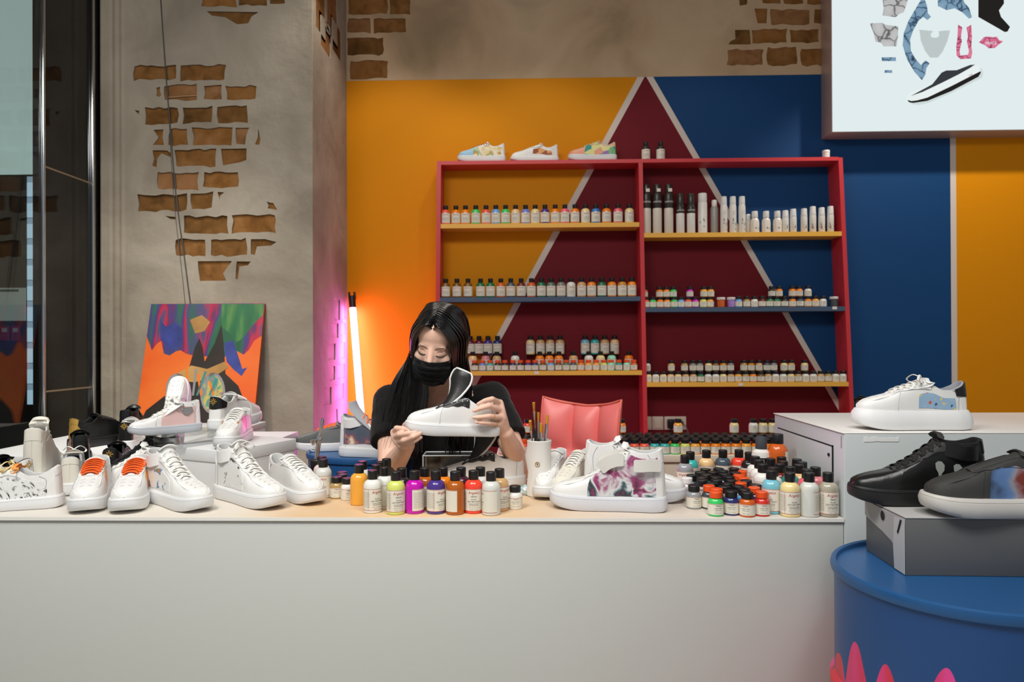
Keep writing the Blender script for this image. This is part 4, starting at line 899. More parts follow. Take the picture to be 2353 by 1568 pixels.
for px, py, col, lb, rot in [(290, 838, 'gold', 'small gold paint jar beside the plain white sneaker', .3), (420, 856, 'white', 'small white jar with red bordered label left of the amber bottle', .5), (375, 808, 'teal', 'small teal paint jar behind the gold jar', 0), (365, 826, 'turquoise', 'small turquoise jar squeezed behind the gold and white jars', 0), (1935, 927, 'white', 'small white jar at the right end before the brush holder', .1)]:
    x, y = z3(px, py); desk(1, col, x, y, lb, None, True, None, rot)
def z5(x, y): return 1540+x/5.602, 960+y/5.602
for px, py, col, lb, rot, ex in [(250, 484, 'silver', 'silver paint bottle behind the pair of printed high tops', -.4, None), (272, 440, 'turquoise', 'turquoise bottle behind the silver bottle', 0, None), (470, 428, 'peach', 'peach paint bottle in the back row of the cluster', .2, None), (688, 428, 'slate', 'slate grey paint bottle in the back row of the cluster', .9, None), (900, 418, 'vermilion', 'red orange paint bottle in the back row of the cluster', .4, None), (980, 440, 'black', 'black paint bottle before the red orange one', .6, None),
                             (1080, 545, 'white', 'white paint bottle at the left of the tall bottle block', -.3, None), (1182, 512, 'white', 'white bottle behind, with pink flecked cap', 0, None), (1290, 532, 'navy', 'navy bottle in the second row of the tall bottle block', 0, None), (1480, 515, 'dark', 'dark bottle below the big red bottle', 0, None), (1200, 602, 'white', 'white bottle with smudged cap in the tall bottle block', -.2, None), (1405, 560, 'wine', 'wine red bottle in the tall bottle block', 0, None),
                             (1445, 592, 'maroon', 'maroon bottle in the middle of the tall bottle block', 0, None), (1610, 545, 'grey', 'grey bottle near the plinth door, back', 0, None), (1645, 582, 'grey green', 'grey green bottle near the plinth door', 0, None), (1535, 630, 'teal', 'teal bottle with split black cap', 0, None), (1720, 615, 'peach', 'peach bottle close to the plinth side', 0, None), (1340, 650, 'white', 'white bottle with striped label before the maroon one', .3, None),
                             (1840, 652, 'dusty pink', 'dusty pink bottle beside the plinth with chipped cap', 0, None), (1440, 697, 'sky', 'sky blue paint bottle left of the cream bottle', -.5, None), (1712, 707, 'clear', 'clear milky bottle behind the cream bottle', 2.4, None), (1918, 692, 'pink', 'hot pink paint bottle behind the sand bottle', .8, None), (1622, 742, 'cream', 'cream paint bottle in the front row of the right cluster', .12, None), (2037, 737, 'sand', 'sand coloured paint bottle at the right corner by the plinth', .08, 'sand')]:
    x, y = z5(px, py); desk(4, col, x, y, lb, None, True, ex, rot)
rows5 = [[(450, 648, 'b'), (640, 642, 'b'), (805, 642, 'b')], [(380, 700, 'b'), (555, 698, 'b'), (705, 688, 'b'), (820, 700, 'b'), (915, 690, 'o')], [(290, 738, 'b'), (470, 730, 'b'), (690, 716, 'b'), (860, 738, 'o')], [(400, 762, 'b'), (605, 758, 'b'), (790, 756, 'b'), (975, 770, 'o')],
         [(215, 772, 'w'), (415, 800, 'b'), (635, 800, 'b'), (810, 810, 'b'), (1015, 806, 'b')], [(590, 850, 'b'), (770, 852, 'b'), (955, 842, 'o'), (1110, 866, 'b')], [(740, 884, 'b'), (905, 885, 'b'), (1230, 890, 'o')]]
jc = ['charcoal', 'navy', 'maroon', 'slate', 'brown', 'teal', 'purple', 'grey']
for i, rw in enumerate(rows5):
    for k, (px, py, cp) in enumerate(rw):
        x, y = z5(px, py); desk(1, rnd.choice(jc) if cp != 'w' else 'pale pink', x, y, '%s capped jar, %s from left in %s row from back, counter jar cluster' % ({'b': 'black', 'o': 'orange', 'w': 'white'}[cp], ORD[k], ORD[i]), {'b': cap_black, 'o': cap_orange, 'w': cap_white}[cp], True, None, rnd.uniform(-.5, .5))
for px, py, col, cp, lb, rot in [(360, 872, 'silver', 'b', 'silver paint jar with black cap at the left front of the jar cluster', .2), (552, 882, 'charcoal', 'o', 'dark jar with orange cap behind the bright green jar', 0), (595, 944, 'green', 'o', 'bright green paint jar with orange cap in the front of the cluster', .1), (662, 908, 'charcoal', 'o', 'grey jar with orange cap right behind the green jar', .3), (795, 938, 'navy', 'b', 'navy grey jar with black cap beside the green jar', -.2),
                             (925, 968, 'rust', 'b', 'rust red paint jar with black cap, nearest the counter edge', -.5), (1055, 928, 'light blue', 'b', 'light blue paint jar with black cap beside the rust jar', .3), (1230, 934, 'red', 'o', 'red paint jar with orange cap left of the sky blue bottle', .0)]:
    x, y = z5(px, py); desk(1, col, x, y, lb, {'b': cap_black, 'o': cap_orange}[cp], True, None, rot)
# keep neighbours from overlapping and inside the counter
for it in range(60):
    for i in range(len(DESK)):
        for j in range(i+1, len(DESK)):
            a, b = DESK[i], DESK[j]; d = math.hypot(a[2]-b[2], a[3]-b[3]); m_ = (R4 if a[0] == 4 else R1)+(R4 if b[0] == 4 else R1)+.0006
            if d < m_:
                k = (m_-d)/2/(d+1e-9); dx, dy = (a[2]-b[2])*k, (a[3]-b[3])*k; a[2] += dx; a[3] += dy; b[2] -= dx; b[3] -= dy
    for a in DESK:
        r_ = R4 if a[0] == 4 else R1; a[2] = min(a[2], XB-r_-.0045); a[3] = min(max(a[3], Y1+r_+.004), YB-r_-.002)
for kind, col, x, y, lb, cp, lab, ex, rot, tx in DESK:
    bottle(kind, col, (x, y, ZT), lb, 'bottles on the counter', cp, rot if rot is not None else 0., lab, tx, True, ex)
# two larger bottles at the back of the right cluster
x, y = z5(1170, 245); q = atZ(x, y, ZT+.165)
r = thing('flip_top_bottle', 'white bottle with black label band and grey flip cap at the back of the cluster', 'bottle', (q.x, min(q.y, YB-.04), ZT)); big_p = r.location.copy()
b_ = link('body', lathe_me('body', [(.026, 0), (.028, .003), (.028, .112), (.026, .120), (.018, .126), (.0165, .128)], 24), can_white, r); link('label', lathe_me('label', [(.0283, .06), (.0283, .104)], 24, cap=False), black_plastic, b_)
link('lettering', wrap(text_me('+ 4 oz', .018, 0), .0286, .088), txt_w, b_); link('cap', lathe_me('cap', [(.0165, .128), (.017, .129), (.0165, .156), (.0150, .164), (0, .165)], 20), mat('cap_grey', (70, 74, 80), .4), r)
x, y = z5(1382, 210); q = atZ(x, y, ZT+.175)
r = thing('refill_bottle', 'big red orange paint bottle beside the plinth, tallest of the cluster', 'bottle', (min(q.x, XB-.034), min(q.y, YB-.035), ZT), .2)
b_ = link('body', lathe_me('body', [(.0265, 0), (.0295, .003), (.0295, .118), (.028, .130), (.022, .140), (.0155, .146), (.0150, .150)], 24), paint('rust'), r); link('cap', lathe_me('cap', [(.0165, .147), (.0170, .148), (.0165, .173), (.0155, .175), (0, .175)], 20), cap_black, r)
l_ = link('label', arc_me('label', .0298, .012, .125, -PI/2+.25, -PI/2+2.2), label_m, r); link('small_print', lettering([('Leather paint refill, shake well', .0036, .112-.007*k, 0) for k in range(12)], .0300, -PI/2+1.2), ink, l_)
# lower back table with rows of jars
bt = thing('back_table', 'low cream table behind the counter carrying rows of paint jars', 'table')
TY0, TZ = 2.92, .838
tx0, tx1 = atY(1140, 1050, TY0).x, atY(1900, 1050, TY0).x
cream_m = mat('table_cream', (226, 212, 190), .5)
box('table_top', tx0, tx1, TY0, TY0+.62, TZ-.03, TZ, cream_m, bt, .002); box('front_panel', tx0+.02, tx1-.02, TY0+.012, TY0+.03, .02, TZ-.031, cream_m, bt)
for xx in (tx0, tx1-.04): box('leg', xx, xx+.04, TY0+.56, TY0+.6, 0, TZ-.031, cream_m, bt)
gcol = ['turquoise', 'green', 'lime', 'amber', 'orange', 'orange', 'orange', 'amber', 'orange', 'orange', 'yellow', 'orange', 'orange']
n = int((tx1-tx0-.05)/.0425)
for rw in range(6):
    for k in range(n):
        X = tx0+.03+k*.0425+(rw % 2)*.012; px = CXP+FPX*(X/ (TY0+.03))
        if rw == 0: c = gcol[int(max(0, min(12, (px-1480)/24)))] if px > 1440 else 'coral'
        else: c = rnd.choice(['dark', 'rust', 'maroon', 'navy'])
        cp = cap_orange if (px < 1300 and rw < 1) else cap_black
        bottle(1, c, (X, TY0+.03+rw*.0425, TZ), '%s jar, %s from left in %s row, low back table' % (c, ORD[k], ORD[rw]), 'jars on the low back table', cp, rnd.uniform(-.3, .3), detail=False)
for k, px in enumerate([1695, 1722, 1752, 1770, 1558, 1425, 1200]):
    q = atY(px, 1000, TY0+.26); X = tx0+.03+round((q.x-tx0-.042)/.0425)*.0425+.012
    bottle(1, ['cream', 'white', 'cream', 'cream', 'amber', 'orange', 'vermilion'][k], (X+.0009*k, TY0+.03+5*.0425, TZ+.0624), '%s jar stacked on the rear row of the low back table, %s from last' % (['cream', 'white', 'pale cream', 'ivory', 'amber', 'orange', 'vermilion'][k], ORD[k]), 'stacked jars on the low back table', None, 0, detail=False)
# ------------------------------------------------------------------ the sneakers of the photograph
def toe_at(root, s, px, py, z, yaw, **k): return pose(root, atZ(px, py, z), yaw, anchor=(s.L*.93, 0, 0), **k)
def at_xy(root, x, y, z, yaw, anchor=(0, 0, 0), **k): return pose(root, (x, y, z), yaw, anchor=anchor, **k)
def Xpx(px, Y): return atY(px, 1000, Y).x
tiger = ramp_mat('line_art_print', [(0, (20, 20, 20)), (.34, (30, 30, 30)), (.42, (226, 226, 224)), (.58, (232, 232, 230)), (.64, (60, 60, 60)), (.70, (230, 230, 228)), (1, (236, 236, 234))], 26, 'noise', .45, 9, dist=2.2)
figures = ramp_mat('small_figures_print', [(0, (232, 231, 228)), (.50, (232, 231, 228)), (.56, (96, 140, 176)), (.62, (196, 132, 84)), (.68, (110, 150, 90)), (.74, (96, 66, 46)), (1, (236, 150, 60))], 34, 'noise', .45, 2, const=True)
sketch = ramp_mat('sketch_print', [(0, (40, 40, 42)), (.36, (70, 70, 72)), (.40, (232, 231, 228)), (.62, (232, 231, 228)), (.66, (160, 160, 160)), (.70, (232, 231, 228)), (.86, (190, 70, 60))], 20, 'noise', .45, 4, dist=1.2)
dripb = ramp_mat('brown_drip_print', [(0, (232, 231, 228)), (.52, (232, 230, 226)), (.56, (214, 170, 130)), (.64, (176, 120, 74)), (.8, (140, 90, 52))], 16, 'noise', .4, 4, mapscale=(1, 1, .5))
anime = ramp_mat('magenta_collage_print', [(0, (36, 40, 44)), (.30, (64, 68, 72)), (.36, (110, 46, 74)), (.42, (160, 78, 122)), (.47, (206, 196, 200)), (.52, (222, 224, 224)), (.57, (150, 166, 172)), (.61, (84, 98, 104)), (.66, (52, 58, 62)), (.72, (140, 60, 100)), (.8, (200, 206, 208))], 17, 'noise', .35, 5, dist=.9)
lips = ramp_mat('eye_patch_print', [(0, (52, 60, 74)), (.42, (86, 96, 108)), (.5, (120, 90, 110)), (.56, (214, 150, 100)), (.62, (226, 222, 216)), (1, (230, 228, 224))], 14, 'noise', .45, 3)
flora = ramp_mat('floral_print', [(0, (40, 150, 140)), (.3, (64, 176, 150)), (.40, (236, 160, 130)), (.48, (240, 200, 180)), (.56, (150, 110, 180)), (.62, (120, 190, 130)), (.72, (228, 224, 150)), (1, (236, 150, 120))], 24, 'voronoi', .45, const=True)
yflor = ramp_mat('yellow_paint_print', [(0, (230, 228, 220)), (.42, (232, 226, 206)), (.5, (226, 196, 110)), (.56, (196, 120, 40)), (.62, (120, 190, 130)), (.7, (232, 228, 216))], 22, 'noise', .45, 4, dist=1.)
brownb = ramp_mat('brown_block_print', [(0, (150, 66, 16)), (.5, (176, 92, 30)), (.6, (226, 160, 90)), (1, (130, 56, 14))], 30, 'voronoi', .45, const=True)
darkfl = ramp_mat('dark_floral_print', [(0, (20, 20, 22)), (.5, (24, 24, 26)), (.54, (60, 150, 140)), (.6, (120, 190, 150)), (.66, (206, 110, 90)), (.72, (24, 24, 26))], 26, 'noise', .4, 5)
galaxy = ramp_mat('galaxy_print', [(.0, (30, 28, 28)), (.18, (96, 36, 30)), (.36, (128, 52, 42)), (.46, (150, 146, 156)), (.56, (96, 130, 178)), (.70, (84, 116, 164)), (.84, (40, 42, 46)), (1, (36, 36, 36))], 3, 'noise', .5, 3)
nt = galaxy.node_tree; _r = [n for n in nt.nodes if n.type == 'VALTORGB'][0]; _n = [n for n in nt.nodes if n.type == 'TEX_NOISE'][0]; _n.inputs['Scale'].default_value = 22; _tc = nt.nodes.new('ShaderNodeTexCoord'); _sx = nt.nodes.new('ShaderNodeSeparateXYZ'); _ma = nt.nodes.new('ShaderNodeMath'); _ma.operation = 'MULTIPLY_ADD'; _ma.inputs[1].default_value = .5; _m2 = nt.nodes.new('ShaderNodeMath'); _m2.operation = 'SUBTRACT'; _m2.inputs[1].default_value = .46
nt.links.new(_tc.outputs['UV'], _sx.inputs[0]); nt.links.new(_n.outputs['Fac'], _ma.inputs[0]); nt.links.new(_sx.outputs[0], _ma.inputs[2]); nt.links.new(_ma.outputs[0], _m2.inputs[0]); nt.links.new(_m2.outputs[0], _r.inputs[0])
bears = ramp_mat('confetti_print', [(0, (150, 180, 206)), (.60, (156, 186, 210)), (.64, (236, 206, 80)), (.69, (150, 180, 206)), (.82, (60, 90, 150)), (.86, (156, 186, 210)), (.93, (206, 90, 76)), (.96, (156, 186, 210))], 150, 'voronoi', .45, const=True)
orng = ramp_mat('orange_swirl_print', [(0, (232, 231, 228)), (.45, (236, 160, 60)), (.52, (238, 110, 40)), (.58, (206, 60, 160)), (.64, (232, 231, 228))], 18, 'noise', .45, 2, dist=1.)
pinkish = mat('leather_pale_pink', (226, 190, 186), .35); rubber_tr = mat('rubber_clear_grey', (190, 194, 200), .25)
# front row, left to right
r, s = sneaker('low_sneaker', 'white low sneaker with black line-art animal print at the left edge of the counter', L=.300, W=1.05, art=tiger, art_rng=(.18, .80, .02, .70), lace=lace_cream, rows=5, soleh=.12, seams=True, tongue=mat('tongue_orange', (232, 150, 70), .6), bow=True)
at_xy(r, Xpx(146, 1.925), 1.925, ZT, 197, (0, 0, 0))
r, s = sneaker('low_sneaker', 'white sneaker with bright orange laces, left one of the pair', L=.298, W=1.16, art=orng, art_rng=(.42, .66, .1, .62), lace=lace_orange, rows=7, lace_kw=dict(wid=.0056))
toe_at(r, s, 195, 1181, ZT, -66)
r, s = sneaker('low_sneaker', 'white sneaker with bright orange laces, right one of the pair', L=.298, W=1.16, art=orng, art_rng=(.42, .66, .1, .62), lace=lace_orange, rows=7, lace_kw=dict(wid=.0056))
toe_at(r, s, 287, 1181, ZT, -70)
r, s = sneaker('mid_sneaker', 'white strapped high top with small coloured figure print', 'mid', L=.30, W=1.08, art=figures, art_rng=(.24, .60, .08, .5), lace=lace_white, strap=shoe_white, hk=.78, ext=.035)
toe_at(r, s, 462, 1177, ZT, -36)
r, s = sneaker('mid_sneaker', 'white strapped high top with black and red sketch print', 'mid', L=.305, W=1.08, art=sketch, art_rng=(.30, .60, .05, .66), lace=lace_white, strap=shoe_white, hk=.82, bow=True, ext=.035)
toe_at(r, s, 632, 1171, ZT, -37)
r, s = sneaker('low_sneaker', 'plain all white low sneaker right of the strapped high tops', L=.29, W=1.08, lace=lace_white)
toe_at(r, s, 724, 1161, ZT, -46)
# white shoebox with shoes on it
def shoebox(name, label, corner, ang, w, d, h, m, lid=.036, open_=False):
    r = thing(name, label, 'box', (corner[0], corner[1], corner[2]), math.radians(ang))
    box('tray', .002, w-.002, .002, d-.002, 0, h-.001, m, r, .0015)
    box('lid', -.001, w+.001, -.001, d+.001, h-lid, h+.0015, m, r, .0015); return r
boxw = mat('shoebox_white', (222, 222, 222), .55)
shoebox('shoebox', 'white shoebox with lid under the brown drip sneaker on the counter', (-.914, 2.065, ZT), 66, .30, .25, .13, boxw)
zb1 = ZT+.1318
r, s = sneaker('low_sneaker', 'white sneaker with brown drip print standing on the white shoebox', L=.285, W=1.06, art=dripb, art_rng=(.2, .75, .05, .8), lace=lace_white, hk=.88)
toe_at(r, s, 517, 1034, zb1, -80)
# acrylic stand on the box with more shoes
acr = MATS['acrylic_clear']; st = thing('acrylic_stand', 'clear acrylic display stand on the white shoebox', 'stand', (Xpx(440, 2.17), 2.17, zb1), math.radians(66))
box('stand_top', -.05, .16, -.02, .11, .034, .038, acr, st, .0006); box('stand_wall', -.05, -.046, -.02, .11, 0, .034, acr, st); box('stand_wall', .156, .16, -.02, .11, 0, .034, acr, st); box('stand_wall', -.046, .156, -.02, -.016, 0, .034, acr, st)
zs2 = zb1+.0383
r, s = sneaker('boot_sneaker', 'white and pale pink boot sneaker with silver shell badge on the acrylic stand', 'mid', L=.215, W=.98, art=pinkish, art_rng=(.16, .6, .02, .8), lace=lace_white, rows=6, hk=.72, sole=rubber_tr, ext=.02)
at_xy(r, Xpx(462, 2.25), 2.25, zs2, 224, (.0, 0, 0))
sil = mat('silver_badge', (190, 186, 184), .25, .8)
bd = poly_slab('badge', [(-.018, .008), (.016, .010), (.020, -.002), (.004, -.016), (-.010, -.012)], .002, (0, 0, 0), (1, 0, 0), (0, 1, 0)); p_ = s.P(.30, .62, .003); n_ = s.N(.30, .62); link('badge', place_on(bd, p_, n_), sil, r)
ring_pts = [(.012*math.cos(a), .012*math.sin(a), .004) for a in np.linspace(-2.6, 1.0, 16)]; rg = tube_me('ring', ring_pts, .0014, 6); p_ = s.P(.40, .72, .002); link('ring', place_on(rg, p_, s.N(.40, .72)), chrome, r)
r, s = sneaker('low_sneaker', 'white sneaker propped upright with its toe pointing up before the canvas', L=.275, W=1.0, lace=lace_white)
R_up = pose(r, (Xpx(404, 2.36), 2.345, .930), 104, pitch=66, anchor=(0, 0, 0))
r, s = sneaker('low_sneaker', 'white sneaker with black heel tab and gold emblem left of the drip sneaker', L=.28, tab=shoe_black, heel=shoe_white, emblem=True, big_tab=True, lace=lace_white)
at_xy(r, Xpx(489, 2.235), 2.235, zs2+.0, 83)
sb2 = shoebox('shoebox', 'low white box holding up shoes behind the drip sneaker', (Xpx(520, 2.31), 2.312, ZT), 90, .34, .31, .100, boxw)
sb2.location = (-.93, 2.43, ZT-.0); 
r, s = sneaker('mid_sneaker', 'white strapped sneaker heel right, beside the acrylic stand', 'mid', L=.27, lace=lace_white, strap=shoe_white, hk=.80)
at_xy(r, Xpx(392, 2.16), 2.16, ZT, 205, (.02, 0, 0))
# left pile
r, s = sneaker('low_sneaker', 'white low sneaker with black lining and gold emblem on its heel, far left', L=.29, lining=lin_black, tongue=shoe_black, tab=shoe_white, emblem=True, big_tab=True, lace=lace_black, art=shoe_black)
at_xy(r, Xpx(80, 2.04), 2.022, ZT, 166, (.0, 0, 0))
r, s = sneaker('high_sneaker', 'tall white high top seen from behind at the left of the counter', 'mid', L=.30, W=1.1, up=shoe_cream, hk=1.05, lace=lace_white, art=mat('leather_cream2', (222, 218, 210), .45), ext=.05)
at_xy(r, Xpx(92, 2.2), 2.16, ZT, 112, (.0, 0, 0))
r, s = sneaker('low_sneaker', 'cream white low sneaker seen from behind, left of the orange laced pair', L=.29, W=1.05, up=shoe_cream, lace=lace_white, bow=True, lining=lin_grey)
at_xy(r, Xpx(172, 2.07), 2.045, ZT, 118)
r, s = sneaker('low_sneaker', 'black sneaker with teal floral side and gold emblem behind the orange laces', L=.29, up=shoe_black, sole=sole_black, lining=lin_black, tongue=shoe_black, art=darkfl, emblem=True, lace=lace_black, hk=1.15, seams=sole_black, tab=shoe_black, big_tab=True)
at_xy(r, Xpx(250, 2.15), 2.15, ZT, 108)
r, s = sneaker('mid_sneaker', 'black strapped high top behind the figure print high top', 'mid', L=.29, up=shoe_black, sole=sole_black, lining=lin_black, tongue=shoe_char, strap=shoe_black, lace=lace_black, hk=.90, seams=sole_black)
at_xy(r, Xpx(408, 2.2), 2.235, ZT, 203, (0.0, 0, 0))
pil_box = box('lid', 0, 1, 0, 1, 0, 1, boxw) if False else None
db = thing('display_box', 'low white display box behind the pile of shoes at left', 'box', (0, 0, 0)); box('tray', -1.95, -1.31, 2.36, 3.42, 0, .90, boxw, db, .002); box('lid', -1.953, -1.307, 2.357, 3.423, .90, .925, boxw, db, .002)
lid2 = thing('cardboard_tray', 'flat white shoebox lid under the black floral shoe at left', 'box', (Xpx(165, 2.2), 2.19, ZT), .4); box('lid', -.09, .12, -.02, .13, 0, .045, boxw, lid2, .002)
r, s = sneaker('low_sneaker', 'black sneaker with painted flowers on its side, heel towards the camera', L=.29, up=shoe_black, sole=sole_black, lining=lin_black, tongue=shoe_black, art=ramp_mat('dusk_floral_print', [(0, (30, 28, 28)), (.46, (34, 30, 30)), (.52, (206, 120, 80)), (.58, (230, 190, 150)), (.64, (110, 80, 120)), (.7, (30, 28, 28))], 26, 'noise', .4, 4), lace=lace_black, seams=sole_black)
at_xy(r, Xpx(195, 2.2), 2.18, ZT+.047, 125, (.0, 0, 0))
zd = .9252
r, s = sneaker('low_sneaker', 'black sneaker with shiny gold heel at the back left', L=.285, up=shoe_black, sole=sole_black, lining=lin_black, tongue=shoe_black, tab=gold, heel=gold, lace=lace_black, seams=sole_black)
at_xy(r, Xpx(182, 2.55), 2.50, zd, 76)
r, s = sneaker('mid_sneaker', 'glossy black high top at the back before the canvas', 'mid', L=.27, up=mat('patent_black', (14, 14, 15), .18, coat=.4), sole=sole_black, lining=lin_black, tongue=shoe_black, strap=shoe_black, lace=lace_black, hk=.74, seams=sole_black)
at_xy(r, Xpx(290, 2.66), 2.64, zd, 98)
r, s = sneaker('low_sneaker', 'white sneaker with black heel tab and gold emblem behind the pile at left', L=.28, tab=shoe_black, heel=shoe_black, emblem=True, big_tab=True, lace=lace_white, hk=.9)
at_xy(r, Xpx(300, 2.5), 2.46, zd-.0, 108)
# right of the woman
def up_tongue(L, k=1.): return [np.array([x*L, 0, z*L]) for x, z in [(.70, .235), (.655, .256), (.61, .290), (.57, .338), (.535, .395), (.505, .45), (.48, .51), (.46, .57), (.445, .62), (.43, .66), (.42, .685)]]
blk_tongue = mat('tongue_black_leather', (34, 33, 32), .42, bump=.1, bscale=60)
r, s = sneaker('low_sneaker', 'white sneaker with raised black tongue standing on the counter by the brush holder', L=.29, W=1.0, tongue=blk_tongue, eyestay=blk_tongue, lace=None, tongue_kw=dict(wid=.040, path=up_tongue(.29), twist=.75, binding=shoe_white), eyelets=6, ey_w=.42)
at_xy(r, Xpx(1206, 2.22), 2.20, ZT, 196, (0, 0, 0))
em = emblem_me(.013); em_m = mat('emboss_dark', (20, 20, 20), .5)
r, s = sneaker('low_sneaker', 'white unlaced low sneaker half hidden right behind the brush holder', L=.285, lace=None, eyelets=6)
at_xy(r, Xpx(1288, 2.22), 2.24, ZT, -104, (.02, 0, 0))
r, s = sneaker('low_sneaker', 'cream laced low sneaker between the brush holder and printed high top', L=.285, up=shoe_cream, lace=lace_white)
at_xy(r, Xpx(1352, 2.16), 2.225, ZT, -112, (.02, 0, 0))
r, s = sneaker('mid_sneaker', 'white strapped high top with magenta and black collage print, largest on the counter', 'mid', L=.315, W=1.08, art=anime, art_rng=(.13, .66, .03, .86), strap=None, hk=.86, lace=None, ext=.03, eyelets=7, sole=sole_cool)
pose(r, atZ(1537, 1180, ZT)+Vector((0, .025, 0)), 171, anchor=(0, 0, 0))
# its two loose strap ends
def ribbon(name, pts, wid, th, m, parent, up=(0, 0, 1)): return link(name, tube_me(name, spline(pts, 4), wid/2, 10, ry=th/2, up=None) if False else strip_me(name, spline(pts, 4), wid, th, up), m, parent)
def strip_me(name, P, wid, th, up):
    V, F = [], []; n = len(P)
    for i, p in enumerate(P):
        t = (P[min(i+1, n-1)]-P[max(i-1, 0)]).normalized(); u_ = Vector(up); u_ = (u_-t*u_.dot(t)).normalized(); b = t.cross(u_)
        wv = wid*(1 if 0 < i < n-1 else .8)
        for a, c in ((-.5, -.5), (.5, -.5), (.5, .5), (-.5, .5)): V.append(p+u_*wv*a+b*th*c)
    for i in range(n-1):
        for k in range(4): k2 = (k+1) % 4; F.append((i*4+k, i*4+k2, i*4+4+k2, i*4+4+k))
    F += [(0, 3, 2, 1), tuple((n-1)*4+k for k in range(4))]; return mesh(name, V, F, True, 35)
strapm = mat('strap_ivory', (222, 219, 212), .5)
L_ = s.L
ribbon('strap', [(.20*L_, -.115*L_*1, .37*L_), (.30*L_, -.155*L_, .405*L_), (.40*L_, -.16*L_, .43*L_), (.47*L_, -.13*L_, .44*L_)], .032, .004, strapm, r, (0.15, 0, 1)) if False else None
for sd in (1, -1):
    y_ = sd*.112*L_
    ribbon('strap', [(.05*L_, y_*.98, .40*L_), (.14*L_, y_*1.22, .405*L_), (.22*L_, y_*1.30, .40*L_), (.275*L_, y_*1.22, .40*L_)], .032, .004, strapm, r, (.06, 0, 1))
    ribbon('strap', [(.36*L_, y_*.86, .44*L_), (.42*L_, y_*1.02, .44*L_), (.50*L_, y_*1.05, .41*L_), (.56*L_, y_*.92, .36*L_)], .034, .004, strapm, r, (.3, 0, 1))
r, s = sneaker('mid_sneaker', 'plain white high top behind the collage print high top, toe to the right', 'mid', L=.295, W=1.06, lace=None, hk=.93, ext=.03, eyelets=7, sole=sole_cool)
pose(r, atZ(1572, 1158, ZT)+Vector((0, .02, 0)), -14, anchor=(s.L*.96, 0, 0))
# blue drum at the back left with two shoes
drum_blue = mat('drum_blue', (32, 84, 136), .34, spec=.5)
def drum(label, cx, cy, R, H, base_m):
    r = thing('steel_drum', label, 'drum', (cx, cy, 0)); 
    prof = [(R-.012, 0), (R+.004, .004), (R+.004, .018), (R, .024), (R, H*.30), (R+.010, H*.315), (R+.010, H*.345), (R, H*.36), (R, H*.64), (R+.010, H*.655), (R+.010, H*.685), (R, H*.70), (R, H-.026)]
    link('body', lathe_me('body', prof, 72, cap=False), base_m, r)
    link('lid', lathe_me('lid', [(R-.006, H-.012), (0, H-.012)][::-1], 72, cap=False), drum_blue, r)
    link('rim', lathe_me('rim', [(R, H-.026), (R+.006, H-.022), (R+.0085, H-.012), (R+.006, H-.003), (R+.001, H), (R-.004, H-.003), (R-.006, H-.012)], 72, cap=False), drum_blue, r); return r
drum('blue steel drum behind the counter carrying two sneakers', -.628, 2.76, .245, .890, drum_blue)
zdr = .8783
gsu = mat('suede_grey', (112, 114, 112), .7, bump=.1, bscale=200)
r, s = sneaker('low_sneaker', 'grey sneaker with orange laces on the blue drum', L=.27, up=gsu, tongue=gsu, lace=lace_orange, mud=mat('suede_dark_grey', (84, 86, 86), .7))
at_xy(r, Xpx(800, 2.80), 2.80, zdr, 190, (.06, 0, 0))
r, s = sneaker('mid_sneaker', 'white and grey high top with a dark eye shaped patch on the blue drum', 'mid', L=.29, W=1.05, art=lips, art_rng=(.16, .55, .1, .62), strap=shoe_white, lining=lin_grey, tongue=lin_grey, lace=lace_orange, hk=.90, ext=.09, tongue_kw=dict(wid=.042), lean=-.3)
at_xy(r, Xpx(782, 2.66), 2.66, zdr, -12, (0, 0, 0))
# on top of the shelf unit
for px, lb, a, kw in [(1162, 'white sneaker with pale blue toe and yellow paint print on top of the shelf', yflor, dict(mud=mat('leather_pale_blue', (150, 196, 222), .45), lace=mat('lace_rust', (176, 70, 30), .8))), (1284, 'white sneaker with brown block print and gum sole on top of the shelf', brownb, dict(lace=None, sole=sole_white, soleh=.10, art_rng=(.22, .55, .2, .62))), (1417, 'green and peach floral sneaker on top of the shelf', flora, dict(up=mat('leather_peach', (232, 176, 150), .45), lace=mat('lace_mint', (190, 222, 170), .8), mud=mat('leather_peach2', (236, 160, 130), .45), heel=flora, tab=flora, eyestay=flora))]:
    kw.setdefault('art_rng', (.13, .68, .02, .85)); r, s = sneaker('low_sneaker', lb, L=.285, art=a, **kw); q = atY(px, 368, 4.10); at_xy(r, q.x, 4.105, 2.3742, 180)
# on the plinth
r, s = sneaker('platform_sneaker', 'white platform sneaker with blue confetti patch and black heel on the plinth', L=.285, W=1.05, art=bears, art_rng=(.22, .50, .10, .58), tab=shoe_black, heel=shoe_white, big_tab=True, lace=lace_white, soleh=.185, over=.007, bow=True, sole_rings=[(-.004, 0), (.004, .05), (.006, .3), (.002, .7), (-.002, .92), (-.004, 1.0), (-.012, 1.0)], hk=.98, lining=lin_grey)
q = atZ(2232, 994, ZBK+.003); at_xy(r, q.x+.028, 1.872, ZBK+.0032, 178)
